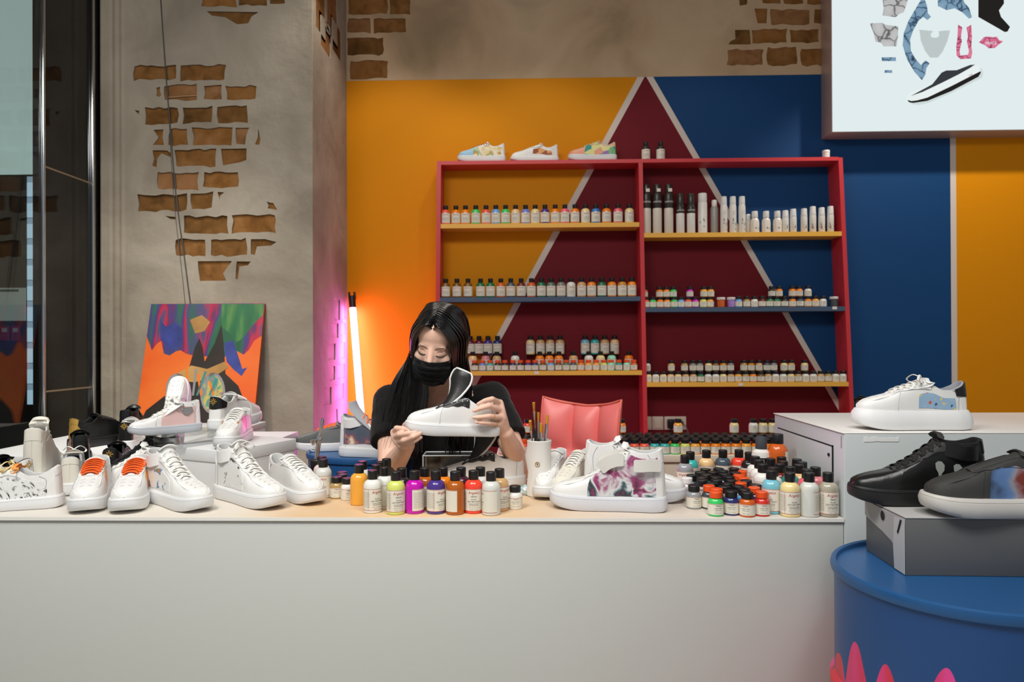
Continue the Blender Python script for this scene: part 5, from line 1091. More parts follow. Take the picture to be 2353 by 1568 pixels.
# right drum with shoebox and two black sneakers
dm = bpy.data.materials.new('drum_flames'); dm.use_nodes = True; nt = dm.node_tree; b = nt.nodes['Principled BSDF']; b.inputs['Roughness'].default_value = .34
tc = nt.nodes.new('ShaderNodeTexCoord'); sp = nt.nodes.new('ShaderNodeSeparateXYZ'); at2 = nt.nodes.new('ShaderNodeMath'); at2.operation = 'ARCTAN2'
nt.links.new(tc.outputs['Object'], sp.inputs[0]); nt.links.new(sp.outputs[1], at2.inputs[0]); nt.links.new(sp.outputs[0], at2.inputs[1])
cmb = nt.nodes.new('ShaderNodeCombineXYZ'); nt.links.new(at2.outputs[0], cmb.inputs[0]); n1 = nt.nodes.new('ShaderNodeTexNoise'); n1.inputs['Scale'].default_value = 2.2; n1.inputs['Detail'].default_value = 1; nt.links.new(cmb.outputs[0], n1.inputs['Vector'])
wv = nt.nodes.new('ShaderNodeMath'); wv.operation = 'MULTIPLY'; wv.inputs[1].default_value = 9; nt.links.new(at2.outputs[0], wv.inputs[0]); sn = nt.nodes.new('ShaderNodeMath'); sn.operation = 'SINE'; nt.links.new(wv.outputs[0], sn.inputs[0]); ab = nt.nodes.new('ShaderNodeMath'); ab.operation = 'ABSOLUTE'; nt.links.new(sn.outputs[0], ab.inputs[0])
h1 = nt.nodes.new('ShaderNodeMath'); h1.operation = 'MULTIPLY_ADD'; h1.inputs[1].default_value = .36; h1.inputs[2].default_value = .40; nt.links.new(n1.outputs['Fac'], h1.inputs[0])
h2 = nt.nodes.new('ShaderNodeMath'); h2.operation = 'MULTIPLY_ADD'; h2.inputs[1].default_value = .10; nt.links.new(ab.outputs[0], h2.inputs[0]); nt.links.new(h1.outputs[0], h2.inputs[2])
lt = nt.nodes.new('ShaderNodeMath'); lt.operation = 'LESS_THAN'; nt.links.new(sp.outputs[2], lt.inputs[0]); nt.links.new(h2.outputs[0], lt.inputs[1])
mx = nt.nodes.new('ShaderNodeMix'); mx.data_type = 'RGBA'; mx.inputs[6].default_value = (*s2l((28, 72, 128)), 1)
n2 = nt.nodes.new('ShaderNodeTexNoise'); n2.inputs['Scale'].default_value = 2.2; nt.links.new(cmb.outputs[0], n2.inputs['Vector']); rp = nt.nodes.new('ShaderNodeValToRGB'); rp.color_ramp.elements[0].position = .44; rp.color_ramp.elements[0].color = (*s2l((214, 44, 62)), 1); rp.color_ramp.elements[1].position = .56; rp.color_ramp.elements[1].color = (*s2l((232, 70, 150)), 1)
nt.links.new(n2.outputs['Fac'], rp.inputs[0]); nt.links.new(rp.outputs[0], mx.inputs[7]); nt.links.new(lt.outputs[0], mx.inputs[0]); nt.links.new(mx.outputs[2], b.inputs['Base Color'])
drum('blue steel drum with red and pink drips at the right foreground', .918, 1.511, .246, .818, dm)
zbx = .8065
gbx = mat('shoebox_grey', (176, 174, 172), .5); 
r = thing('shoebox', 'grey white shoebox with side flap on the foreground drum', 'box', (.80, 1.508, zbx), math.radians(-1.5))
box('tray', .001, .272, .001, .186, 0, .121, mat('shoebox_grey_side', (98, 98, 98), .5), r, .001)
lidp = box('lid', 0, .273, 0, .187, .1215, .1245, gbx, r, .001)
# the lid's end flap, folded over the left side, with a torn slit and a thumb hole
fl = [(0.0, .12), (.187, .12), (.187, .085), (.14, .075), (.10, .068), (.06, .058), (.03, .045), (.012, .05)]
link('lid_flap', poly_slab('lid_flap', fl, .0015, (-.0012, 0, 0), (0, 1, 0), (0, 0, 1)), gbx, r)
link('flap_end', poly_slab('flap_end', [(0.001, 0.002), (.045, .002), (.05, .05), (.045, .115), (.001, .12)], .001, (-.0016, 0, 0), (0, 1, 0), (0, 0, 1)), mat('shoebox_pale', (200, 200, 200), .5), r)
hl = lathe_me('thumb_hole', [(0.0, 0), (.011, 0)], 20, cap=False); ho = link('thumb_hole', hl, dark, r); ho.rotation_euler = (0, -PI/2, 0); ho.location = (-.0033, .095, .105); ho.scale = (1, .8, 1)
link('slit', poly_slab('slit', [(.010, .115), (.016, .116), (.030, .085), (.026, .082)], .0005, (-.0032, 0, 0), (0, 1, 0), (0, 0, 1)), dark, r)
zb2 = zbx+.125
r, s = sneaker('mid_sneaker', 'black strapped high top with painted hands on the grey shoebox', 'mid', L=.30, W=1.12, up=shoe_black, sole=sole_black, lining=lin_black, tongue=shoe_char, strap=shoe_black, lace=lace_black, hk=.80, seams=sole_black, mud=shoe_black, toe=hole_m, eyestay=shoe_char, ext=.03)
at_xy(r, 1.045, 1.628, zb2, 176, (0, 0, 0))
handp = mat('print_grey_hand', (150, 156, 150), .5)
for (t, v, sc_) in [(-.42, .34, 1.), (-.31, .36, .9)]:
    pm = poly_slab('print', [(x*sc_, y*sc_) for x, y in [(-.010, .012), (-.004, .017), (.004, .016), (.010, .008), (.009, -.004), (.003, -.012), (.001, -.020), (-.003, -.020), (-.004, -.010), (-.009, 0)]], .0006, (0, 0, 0), (1, 0, 0), (0, 1, 0)); link('print', place_on(pm, s.P(-t, v, .0016), s.N(-t, v)), handp, r)
r, s = sneaker('platform_sneaker', 'black sneaker with blue and red galaxy side on a thick white sole', L=.30, W=1.12, up=shoe_char, sole=mat('rubber_ivory', (206, 202, 196), .5), lining=lin_black, tongue=shoe_char, art=galaxy, art_rng=(.12, .62, .02, .8), lace=None, soleh=.15, over=.006, hk=1.05, tab=shoe_black, seams=sole_black, ext=.04, perf=False, mud=shoe_char)
at_xy(r, 1.155, 1.528, zb2, 179, (0, 0, 0))
# dark shoes on a cabinet behind the plinth
cb = thing('dark_cabinet', 'dark cabinet behind the plinth carrying two dark shoes', 'cabinet'); box('body', 1.14, 1.72, 2.54, 2.90, 0, .965, dark, cb, .002); box('top_board', 1.13, 1.73, 2.53, 2.91, .965, .985, mat('wood_light', (196, 150, 104), .5), cb, .001)
olive = mat('suede_olive', (50, 48, 40), .7)
for px, lb in [(1992, 'dark olive shoe, left one of the pair behind the plinth'), (2034, 'dark olive shoe, right one of the pair behind the plinth')]:
    r, s = sneaker('low_sneaker', lb, L=.27, W=.9, up=olive, sole=sole_black, lining=lin_black, tongue=olive, lace=lace_black, seams=sole_black, hk=.95); at_xy(r, Xpx(px-14, 2.62), 2.62, .9852, 62)
# ------------------------------------------------------------------ canvas, tube lamp, cables, chair, small things
cv = thing('canvas_painting', 'colourful abstract canvas of orange, green and dark shapes leaning on the pillar', 'painting')
cA, cB = atY(347, 699, 3.505), atY(608, 697, 3.505); cw = cB.x-cA.x; ch_ = .62
zc0 = .9265; ytop, ybot = 3.508, 3.36; hv = Vector((0, ytop-ybot, cA.z-zc0)); ch_ = hv.length; CU = Vector((1, 0, 0)); CVv = hv.normalized(); CO = Vector((cA.x, ybot, zc0))
def canv(name, pts, m, t, parent=cv, rough=0.):
    return link(name, poly_slab(name, [(u*cw, v*ch_) for u, v in pts], t, CO, CU, CVv), m, parent)
cn = CU.cross(CVv)
link('stretcher', poly_slab('stretcher', [(0, 0), (cw, 0), (cw, ch_), (0, ch_)], .018, CO-cn*.0185, CU, CVv), mat('canvas_edge', (150, 70, 20), .7), cv)
orange_c = ramp_mat('canvas_orange', [(.2, (196, 72, 10)), (.5, (226, 92, 18)), (.8, (232, 120, 40))], 3, 'noise', .5, 5)
canv('painted_field', [(0, 0), (1, 0), (1, 1), (0, 1)], orange_c, .0006)
drip = ramp_mat('canvas_drips', [(0, (30, 60, 40)), (.28, (24, 84, 48)), (.40, (40, 96, 70)), (.47, (60, 60, 120)), (.54, (96, 40, 90)), (.60, (190, 30, 60)), (.66, (70, 70, 110)), (.74, (30, 96, 54)), (.86, (150, 170, 60))], 3.2, 'noise', .4, 3, dist=.8, mapscale=(2.2, 1, .45))
canv('painted_drips', [(0, .99), (0, .72), (.03, .66), (.06, .60), (.10, .66), (.13, .68), (.17, .57), (.22, .555), (.27, .59), (.31, .60), (.36, .57), (.45, .55), (.70, .54), (.74, .60), (.80, .59), (.86, .56), (.90, .60), (.94, .68), (1, .72), (1, 1), (.5, 1), (0, 1)], drip, .0010)
greenp = ramp_mat('canvas_green', [(.2, (20, 70, 40)), (.55, (34, 104, 60)), (.75, (110, 150, 70))], 5, 'noise', .4, 3, mapscale=(3, 1, .5))
canv('painted_green', [(.62, .995), (.64, .80), (.72, .74), (.78, .66), (.84, .70), (.92, .82), (.995, .90), (.995, .995)], greenp, .0014)
bluep = mat('canvas_blue', (56, 66, 140), .45, var=.4, vscale=14)
canv('painted_blue', [(.10, .86), (.16, .80), (.24, .84), (.30, .78), (.32, .66), (.24, .60), (.18, .62), (.12, .70)], bluep, .0014)
canv('painted_blue', [(.68, .66), (.76, .68), (.80, .58), (.86, .44), (.90, .45), (.86, .38), (.78, .44), (.72, .50)], bluep, .0014)
umber = ramp_mat('canvas_umber', [(.25, (24, 18, 14)), (.6, (44, 32, 24)), (.85, (70, 48, 32))], 5, 'noise', .5, 4)
canv('painted_dark_mass', [(.04, 0), (.08, .10), (.20, .20), (.34, .30), (.40, .44), (.43, .62), (.46, .70), (.50, .62), (.53, .50), (.60, .66), (.64, .82), (.68, .64), (.72, .40), (.84, .30), (.93, .12), (.95, 0)], umber, .0018)
ochre = ramp_mat('canvas_ochre', [(.25, (128, 88, 40)), (.55, (184, 138, 76)), (.8, (206, 166, 104))], 4, 'noise', .5, 4)
canv('painted_ochre', [(.30, .40), (.42, .47), (.56, .44), (.70, .50), (.74, .45), (.60, .36), (.46, .33), (.36, .34)], ochre, .0022)
canv('painted_ochre', [(.36, .86), (.46, .90), (.54, .84), (.50, .76), (.42, .74)], ochre, .0022)
spl = ramp_mat('canvas_patch', [(0, (60, 110, 120)), (.35, (110, 80, 130)), (.5, (200, 180, 90)), (.6, (60, 140, 130)), (.75, (214, 120, 100)), (1, (80, 70, 110))], 12, 'noise', .45, 2, dist=1.2)
def oval(cx, cy, a, b, rot=0., n=26): return [(cx+a*math.cos(t)*math.cos(rot)-b*math.sin(t)*math.sin(rot), cy+a*math.cos(t)*math.sin(rot)+b*math.sin(t)*math.cos(rot)) for t in np.linspace(0, 2*PI, n, endpoint=False)]
greyr = mat('canvas_grey', (140, 140, 140), .5)
for cx_, rt in ((.34, .35), (.63, .12)):
    canv('painted_oval', oval(cx_, .24, .105, .17, rt), greyr, .0022); canv('painted_oval', oval(cx_, .235, .088, .15, rt), spl, .0026)
for k in range(7):
    a = .42+.035*k; canv('painted_stroke', [(a, .22), (a+.018, .22), (a+.05*((k % 3)-1)+.02, .46-.02*k), (a+.05*((k % 3)-1), .46-.02*k)], [mat('stroke_orange', (232, 120, 30), .5), greyr, mat('stroke_teal', (60, 130, 130), .5)][k % 3], .0030)
# tube lamp
lampT, lampB = atY(808, 676, 4.14), Vector((-.90, 3.96, .06))
dv = (lampB-lampT).normalized(); Ln = (lampB-lampT).length
tl = thing('tube_lamp', 'glowing pink tube lamp leaning in the corner beside the pillar', 'lamp')
tube_em = bpy.data.materials.new('tube_pink_glow'); tube_em.use_nodes = True; nt = tube_em.node_tree; nt.nodes.clear(); e_ = nt.nodes.new('ShaderNodeEmission'); o_ = nt.nodes.new('ShaderNodeOutputMaterial'); e_.inputs[0].default_value = (1, .20, 1.0, 1); e_.inputs[1].default_value = 46.; nt.links.new(e_.outputs[0], o_.inputs[0])
link('tube', tube_me('tube', [lampT+dv*.085, lampT+dv*(Ln*.5), lampB-dv*.08], .0185, 20), tube_em, tl)
link('end_cap', tube_me('end_cap', [lampT+dv*.012, lampT+dv*.085], .021, 16), black_plastic, tl); link('end_cap', tube_me('end_cap', [lampB-dv*.08, lampB], .021, 16), black_plastic, tl)
for sx in (-1, 1): link('clip', tube_me('clip', [lampT+dv*.03+Vector((sx*.016, .006, 0)), lampT-dv*.012+Vector((sx*.016, .006, 0))], .007, 8), black_plastic, tl)
# two cables hanging on the pillar
cab = mat('cable_grey', (74, 70, 64), .6)
for pts, lb in [([(366, -60), (374, 60), (384, 200), (394, 320), (403, 430), (414, 520), (424, 590), (433, 660), (441, 720)], 'thick grey cable hanging down the brick pillar behind the canvas'), ([(378, 130), (388, 260), (396, 400), (404, 500), (412, 570), (420, 640), (428, 720)], 'thin grey wire beside the cable on the brick pillar')]:
    P = spline([atY(x, y, YP-.004) for x, y in pts], 4); tag(link('hanging_cable', tube_me('hanging_cable', P, .0042 if 'thick' in lb else .0026, 6), cab), lb, 'cable')
P = [atY(383, 224, YP-.004), atY(420, 221, YP-.005), atY(462, 219, YP-.002)]; tag(link('wire_tie', tube_me('wire_tie', P, .0018, 5), mat('wire_beige', (190, 160, 120), .6)), 'short beige wire across a brick on the pillar', 'wire')
# wall switches and sockets
ivory = mat('socket_ivory', (214, 198, 182), .4)
def plate(name, label, px0, px1, py0, py1, cat):
    a, b = atY(px0, py1, YW-.002), atY(px1, py0, YW-.002); r = thing(name, label, cat); box('frame', a.x, b.x, YW-.014, YW-.001, a.z, b.z, ivory, r, .004); return r, a, b
r, a, b = plate('light_switch', 'ivory wall switch left of the other behind the shelf divider', 1479, 1497, 957, 988, 'switch'); box('rocker', a.x+.008, b.x-.006, YW-.019, YW-.013, a.z+.012, b.z-.012, ivory, r, .003)
r, a, b = plate('light_switch', 'ivory wall switch next to the double socket', 1498, 1524, 957, 988, 'switch'); box('rocker', a.x+.010, b.x-.010, YW-.020, YW-.013, a.z+.010, b.z-.010, ivory, r, .003)
r, a, b = plate('wall_socket', 'ivory double wall socket with a black plug in it', 1526, 1576, 957, 988, 'socket')
for fx in (.27, .73):
    me = lathe_me('socket_well', [(.020, 0), (.0205, .003), (.019, .004), (.017, .001), (0, .001)], 20, cap=False); o = link('socket_well', me, mat('socket_grey', (150, 138, 126), .5), r); o.rotation_euler = (PI/2, 0, 0); o.location = (a.x+(b.x-a.x)*fx, YW-.014, (a.z+b.z)/2)
x1_ = a.x+(b.x-a.x)*.27; x2_ = a.x+(b.x-a.x)*.73; zz = (a.z+b.z)/2
r = thing('power_plug', 'bulky black plug in the left half of the wall socket', 'plug', (x1_, YW-.0185, zz)); link('body', box_me('body', -.022, .022, -.045, 0, -.026, .026, .008, 3), black_plastic, r); link('cable', tube_me('cable', spline([(0, -.03, -.024), (0, -.035, -.08), (.004, -.03, -.2)], 5), .005, 8), black_plastic, r)
r = thing('power_plug', 'small dark plug with a thin cable in the right half of the socket', 'plug', (x2_, YW-.0185, zz)); link('body', lathe_me('body', [(.012, 0), (.013, .02), (.009, .035), (0, .036)], 14), black_plastic, r).rotation_euler = (PI/2, 0, 0)
q1, q2, q3 = atY(1582, 998, YW-.06), atY(1588, 1025, YW-.10), atY(1592, 1050, YW-.12); c0 = Vector((x2_, YW-.0185, zz))
link('cable', tube_me('cable', spline([(0, -.03, 0), (.02, -.045, -.012), q1-c0, q2-c0, q3-c0], 5), .0035, 8), mat('cable_light', (120, 104, 92), .5), r)
# pink swivel chair
pinkl = mat('leather_pink', (244, 126, 122), .42, bump=.05, bscale=160); pinkd = mat('leather_pink_back', (232, 112, 92), .42, bump=.05, bscale=160)
chx, chy = .192, 2.70; chr_ = thing('swivel_chair', 'coral pink quilted swivel chair behind the counter', 'chair', (chx, chy, 0), math.radians(-33))
def puff(u, v): 
    a = 1-abs((u*1.5+.5+1) % 1-.5)*2; a = min(1, ((u+1)*1.5 % 1.0)); a = math.sin(PI*min(.999, max(.001, (u+1)*1.5 % 1.0)))**.6; b = math.sin(PI*min(.999, max(.001, v*2 % 1.0)))**.6; return a*b
nu, nvv = 37, 27; hw = .172; V = []; Fc = []
def backp(u, v, lay):
    z = .70+v*.372+(.020*(abs(u)**3)*v-.012*v*(1-abs(u))); x = u*hw*(1-.06*(1-v)); y = .05+.10*(v-.5)*.5-.055*u*u*0-.05*abs(u)**2.2
    return (x, y-(.008+.042*puff(u*.98, v*.98)) if lay == 0 else y+.026*(1-abs(u)**4), z)
for lay in (0, 1):
    for i in range(nu):
        for j in range(nvv): V.append(backp(i/(nu-1)*2-1, j/(nvv-1), lay))
Fc = grid_faces(nu, nvv)+grid_faces(nu, nvv, nu*nvv, True); o = nu*nvv
for i in range(nu-1):
    for j in (0, nvv-1): Fc.append((i*nvv+j, (i+1)*nvv+j, o+(i+1)*nvv+j, o+i*nvv+j))
for j in range(nvv-1):
    for i in (0, nu-1): Fc.append((i*nvv+j, i*nvv+j+1, o+i*nvv+j+1, o+i*nvv+j))
link('backrest', weld(mesh('backrest', V, Fc), 1e-5), pinkl, chr_)
edge = [backp(1, t, 0) for t in np.linspace(0, 1, 12)]+[backp(u, 1, 0) for u in np.linspace(1, -1, 24)[1:]]+[backp(-1, t, 0) for t in np.linspace(1, 0, 12)[1:]]
link('piping', tube_me('piping', [Vector(p)+Vector((0, -.001, .001)) for p in edge], .0045, 8), pinkd, chr_)
link('seat', box_me('seat', -.22, .22, -.36, .06, .48, .57, .035, 4), pinkl, chr_); link('back_bracket', box_me('back_bracket', -.035, .035, .055, .085, .44, .86, .006), chrome, chr_); link('column', lathe_me('column', [(.026, .10), (.026, .42), (.05, .44), (.05, .48)], 16), chrome, chr_).location = (0, -.15, 0)
for k in range(5):
    a = 2*PI*k/5+.3; l_ = link('leg', tube_me('leg', [(0, -.15, .12), (.14*math.cos(a), -.15+.14*math.sin(a), .10), (.27*math.cos(a), -.15+.27*math.sin(a), .065)], [.022, .018, .014], 8), chrome, chr_)
    w_ = link('castor', lathe_me('castor', [(.0, -.018), (.026, -.018), (.028, 0), (.026, .018), (0, .018)], 14), black_plastic, l_); w_.rotation_euler = (PI/2, 0, a); w_.location = (.27*math.cos(a), -.15+.27*math.sin(a), .028)
# brush holder with brushes
bh0 = atZ(1240, 1141, ZT); cer = mat('ceramic_white', (228, 224, 218), .25, coat=.3)
bh = thing('brush_holder', 'white ceramic brush holder with small round eye emblems', 'cup', (bh0.x, bh0.y+.012, ZT))
me = lathe_me('cup', [(.0, .0), (.036, 0), (.039, .004), (.0385, .02), (.0355, .07), (.0340, .12), (.0345, .150), (.0365, .163), (.0345, .165), (.0320, .160), (.031, .03), (0, .03)], 40, cap=False)
for v in me.vertices:
    a = math.atan2(v.co.y, v.co.x); rr_ = math.hypot(v.co.x, v.co.y)
    if rr_ > .03 and v.co.z > .02:
        k = math.exp(-((a+PI*.96)/.35)**2)+math.exp(-((a-PI*1.04)/.35)**2); bz = math.exp(-((v.co.z-.120)/.022)**2)*.010-math.exp(-((v.co.z-.085)/.02)**2)*.003
        v.co.x *= 1+k*bz/rr_; v.co.y *= 1+k*bz/rr_
link('cup', me, cer, bh)
for z_, a_, n_ in ((.098, -1.75, 1), (.028, -1.62, 2)):
    ringp = [(.0065*math.cos(t), .0065*math.sin(t), .0008) for t in np.linspace(0, 2*PI, 21)]; dirv = Vector((math.cos(a_), math.sin(a_), 0)); p_ = dirv*(.0372 if z_ < .05 else .0350)+Vector((0, 0, z_))
    eb = link('emblem', place_on(tube_me('emblem', ringp, .0009, 6), p_, dirv), gold, bh); link('emblem_dot', place_on(poly_slab('emblem_dot', oval(0, 0, .0022, .0022, 0, 12), .0006, (0, 0, .0006), (1, 0, 0), (0, 1, 0)), p_, dirv), ink, eb)
bris = mat('bristle_amber', (206, 140, 30), .6); handle_m = mat('brush_handle', (40, 40, 44), .3)
for k, (dx, dy, top, fan, wd, lb) in enumerate([(-.012, 0, .275, .9, .013, 'fan brush with wide amber bristles, tallest in the holder'), (-.002, .010, .245, .5, .010, 'flat amber brush behind the fan brush in the holder'), (-.020, -.010, .222, .8, .014, 'short wide amber brush at the left of the holder'), (.004, -.012, .215, .3, .008, 'amber round brush at the middle front of the holder'), (.018, .002, .238, .2, .007, 'small pale brush leaning right in the holder'), (.006, .014, .205, .3, .007, 'thin amber brush at the back of the holder')]):
    r = thing('paint_brush', lb, 'brush', (bh.location.x, bh.location.y, ZT), 0, 'brushes in the holder'); p0 = Vector((dx*.4, dy*.4, .034)); p1 = Vector((dx*1.35, dy*1.2, top)); d_ = (p1-p0).normalized(); L2 = (p1-p0).length
    link('handle', tube_me('handle', [p0, p0+d_*(L2-.075)], [.003, .0045], 8), handle_m, r); link('ferrule', tube_me('ferrule', [p0+d_*(L2-.080), p0+d_*(L2-.05), p0+d_*(L2-.026)], [.0048, .0052, wd*.75], 10, ry=.005), chrome, r)
    link('bristles', tube_me('bristles', [p0+d_*(L2-.028), p0+d_*(L2-.012), p1], [wd*.75, wd*(.85+.35*fan), wd*(.7+.8*fan)], 12, ry=.0045), bris, r)
# clear acrylic case beside the standing sneaker
acy = 2.205; aA = atY(972, 1048, acy); aw = atY(1092, 1048, acy).x-aA.x; ahz = aA.z-ZT
ac = thing('acrylic_case', 'clear open acrylic case lying behind the row of bottles', 'case', (aA.x, acy, ZT), .03); edge_m = mat('acrylic_edge', (206, 212, 214), .2, trans=.3)
for nm, a in (('panel', (0, aw, -.0, .003, 0, ahz)), ('panel', (0, .003, 0, .08, 0, ahz)), ('panel', (0, aw, .077, .08, 0, ahz)), ('panel', (0, aw, .0, .08, ahz-.003, ahz)), ('panel', (aw-.003, aw, 0, .08, 0, ahz))): box(nm, *a, acr, ac)
for pth in ([(0, 0, ahz), (aw, 0, ahz)], [(0, 0, ahz), (0, .08, ahz)], [(0, 0, 0), (0, 0, ahz)], [(0, .08, ahz), (aw, .08, ahz)], [(aw, 0, ahz), (aw, .08, ahz)], [(0, .08, 0), (0, .08, ahz)]): link('polished_edge', tube_me('polished_edge', pth, .0024, 6), edge_m, ac)
# airbrush on its holder
ab0 = atZ(722, 1078, ZT+.03); r = thing('airbrush_holder', 'black airbrush holder block beside the plain white sneaker', 'holder', (Xpx(727, 2.22), 2.22, ZT)); box('base', -.035, .03, -.03, .03, 0, .05, black_plastic, r, .004); box('clamp', -.016, .016, -.016, .016, .05, .082, black_plastic, r, .004); box('base_plate', -.045, .045, -.038, .038, -.0, .008, mat('holder_grey', (70, 70, 70), .4), r, .002)
r = thing('airbrush', 'chrome airbrush standing upright in the black holder', 'airbrush', (Xpx(727, 2.22), 2.22, ZT+.0825)); 
link('body', tube_me('body', [(0, 0, 0), (.004, 0, .03), (.008, 0, .06), (.010, 0, .075)], [.006, .0075, .0085, .007], 12), chrome, r); link('handle', tube_me('handle', [(.010, 0, .072), (.016, 0, .10), (.020, 0, .125), (.021, 0, .132)], [.0045, .006, .005, .003], 12), chrome, r); link('paint_cup', lathe_me('paint_cup', [(.003, 0), (.010, .010), (.011, .018)], 14, cap=False), chrome, r).location = (-.006, -.012, .045); link('trigger', tube_me('trigger', [(.012, -.006, .06), (.022, -.010, .066)], .003, 8), chrome, r); link('hose_joint', tube_me('hose_joint', [(.004, 0, .03), (-.014, 0, .034)], .004, 8), chrome, r)
# small crumpled packet
bm = bmesh.new(); bmesh.ops.create_icosphere(bm, subdivisions=3, radius=1)
for v in bm.verts: n_ = mnoise.noise(v.co*2.3); v.co = Vector((v.co.x*.016, v.co.y*.011, v.co.z*.014))*(1+.55*n_)
zmin = min(v.co.z for v in bm.verts)
for v in bm.verts: v.co.z -= zmin
pk = atZ(1209, 1140, ZT); o = link('crumpled_packet', bm_mesh(bm, 'crumpled_packet', True, 25), ramp_mat('packet_blue', [(.35, (222, 226, 226)), (.55, (150, 196, 206)), (.7, (226, 222, 216))], 60, 'noise', .3, 4)); o.location = (pk.x, pk.y+.01, ZT); tag(o, 'small crumpled blue and white packet beside the brush holder', 'packet')
# ------------------------------------------------------------------ the woman
def W(px, py, Y): return atY(px, py, Y)
def round_cone(p0, p1, r0, r1, n=14, flat0=False, flat1=False, ex=None):
    p0, p1 = Vector(p0), Vector(p1); d = p1-p0; L = d.length or 1e-6; d = d/L
    ref = Vector((0, 0, 1)) if abs(d.z) < .9 else Vector((0, 1, 0)); a = d.cross(ref).normalized(); b = d.cross(a); V, F = [], []; rings = []
    if flat0: rings.append((0, r0))
    else:
        for k in range(1, 6): t = PI/2*(1-k/5); rings.append((-r0*math.sin(t), r0*math.cos(t)))
    if flat1: rings.append((L, r1))
    else:
        for k in range(0, 5): t = PI/2*k/5; rings.append((L+r1*math.sin(t), r1*math.cos(t)))
    for h, r_ in rings:
        for k in range(n): an = 2*PI*k/n; V.append(p0+d*h+a*(r_*math.cos(an))+b*(r_*math.sin(an)))
    for i in range(len(rings)-1):
        for k in range(n): k2 = (k+1) % n; F.append((i*n+k, i*n+k2, (i+1)*n+k2, (i+1)*n+k))
    F.append(tuple(reversed(range(n)))) ; F.append(tuple((len(rings)-1)*n+k for k in range(n)))
    return V, F
def ellipsoid(c, r, M=None, nu=24, nv=14):
    V, F = [], []; c = Vector(c)
    for i in range(1, nv):
        t = PI*i/nv
        for k in range(nu): a = 2*PI*k/nu; p = Vector((r[0]*math.sin(t)*math.cos(a), r[1]*math.sin(t)*math.sin(a), r[2]*math.cos(t))); V.append(c+(M @ p if M else p))
    top, bot = len(V), len(V)+1; V += [c+(M @ Vector((0, 0, r[2])) if M else Vector((0, 0, r[2]))), c-(M @ Vector((0, 0, r[2])) if M else Vector((0, 0, r[2])))]
    for i in range(nv-2):
        for k in range(nu): k2 = (k+1) % nu; F.append((i*nu+k, (i+1)*nu+k, (i+1)*nu+k2, i*nu+k2))
    for k in range(nu): k2 = (k+1) % nu; F.append((top, k, k2)); F.append((bot, (nv-2)*nu+k2, (nv-2)*nu+k))
    return V, F
def blend(name, parts, voxel, smooth=6, fac=.5):
    """grow one continuous skin over the overlapping volumes"""
    me = join_me(name, parts); bm = bmesh.new(); bm.from_mesh(me); bmesh.ops.recalc_face_normals(bm, faces=bm.faces[:]); bm.to_mesh(me); bm.free()
    tmp = bpy.data.objects.new(name, me); COL.objects.link(tmp); md = tmp.modifiers.new('r', 'REMESH'); md.mode = 'VOXEL'; md.voxel_size = voxel; md.use_smooth_shade = True
    sm = tmp.modifiers.new('s', 'SMOOTH'); sm.iterations = smooth; sm.factor = fac
    bpy.context.view_layer.update(); out = bpy.data.meshes.new_from_object(tmp.evaluated_get(bpy.context.evaluated_depsgraph_get())); bpy.data.objects.remove(tmp); out.name = name; out.shade_smooth(); return out
person = thing('person', 'woman with long black hair, black mask and T-shirt holding a white sneaker', 'person', (0, 0, 0))
skin = mat('skin', (236, 192, 170), .48, spec=.35, var=.08, vscale=20); b_ = skin.node_tree.nodes['Principled BSDF']; b_.inputs['Subsurface Weight'].default_value = .12; b_.inputs['Subsurface Radius'].default_value = (.012, .005, .003); b_.inputs['Subsurface Scale'].default_value = .6
HC = W(1006, 786, 2.27)
HR = Matrix.Rotation(math.radians(-5), 3, 'Z') @ Matrix.Rotation(math.radians(8.5), 3, 'Y') @ Matrix.Rotation(math.radians(23), 3, 'X')
def Hd(x, y, z): return HC+HR @ Vector((x, y, z))
hp = []
def he(c, r): hp.append(ellipsoid(Hd(*c), r, HR))
he((0, .020, .032), (.073, .090, .084)); he((0, -.018, -.025), (.062, .074, .092)); he((0, -.046, -.090), (.034, .032, .028)); he((0, -.050, .045), (.055, .036, .048)); he((0, -.056, .022), (.050, .030, .026))
for sx in (-1, 1):
    he((sx*.034, -.056, -.032), (.028, .026, .030)); he((sx*.026, -.0735, .014), (.022, .0095, .0075)); he((sx*.0305, -.0690, -.0030), (.0160, .0125, .0110)); he((sx*.066, .012, -.015), (.010, .016, .026))
def hc(a, b, r0, r1): hp.append(round_cone(Hd(*a), Hd(*b), r0, r1))
hc((0, -.082, .012), (0, -.100, -.030), .0085, .0115); hc((-.010, -.092, -.034), (.010, -.092, -.034), .009, .009)
NB = Vector((-.318, 2.405, 1.145))   # base of the neck
hp.append(round_cone(Hd(0, .024, -.06), NB, .043, .050)); hp.append(round_cone(NB, NB+Vector((0, .03, -.08)), .060, .090))
SL, SR = Vector((-.487, 2.415, 1.105)), Vector((-.128, 2.415, 1.115))
EL, ER = Vector((-.452, 2.235, .898)), Vector((-.030, 2.255, .900))
WL, WR = W(936, 1022, 2.065), W(1163, 996, 2.115)
arm = []
for S_, E_, W_ in ((SL, EL, WL), (SR, ER, WR)):
    arm.append(round_cone(NB+Vector((0, .02, -.05)), S_, .05, .048)); arm.append(round_cone(S_, E_, .046, .037)); m_ = E_.lerp(W_, .3); arm.append(round_cone(E_, m_, .036, .037)); arm.append(round_cone(m_, W_, .037, .0235))
tor = [round_cone((-.305, 2.44, 1.05), (-.30, 2.50, .80), .105, .105), round_cone((-.30, 2.50, .80), (-.30, 2.56, .56), .105, .13)]
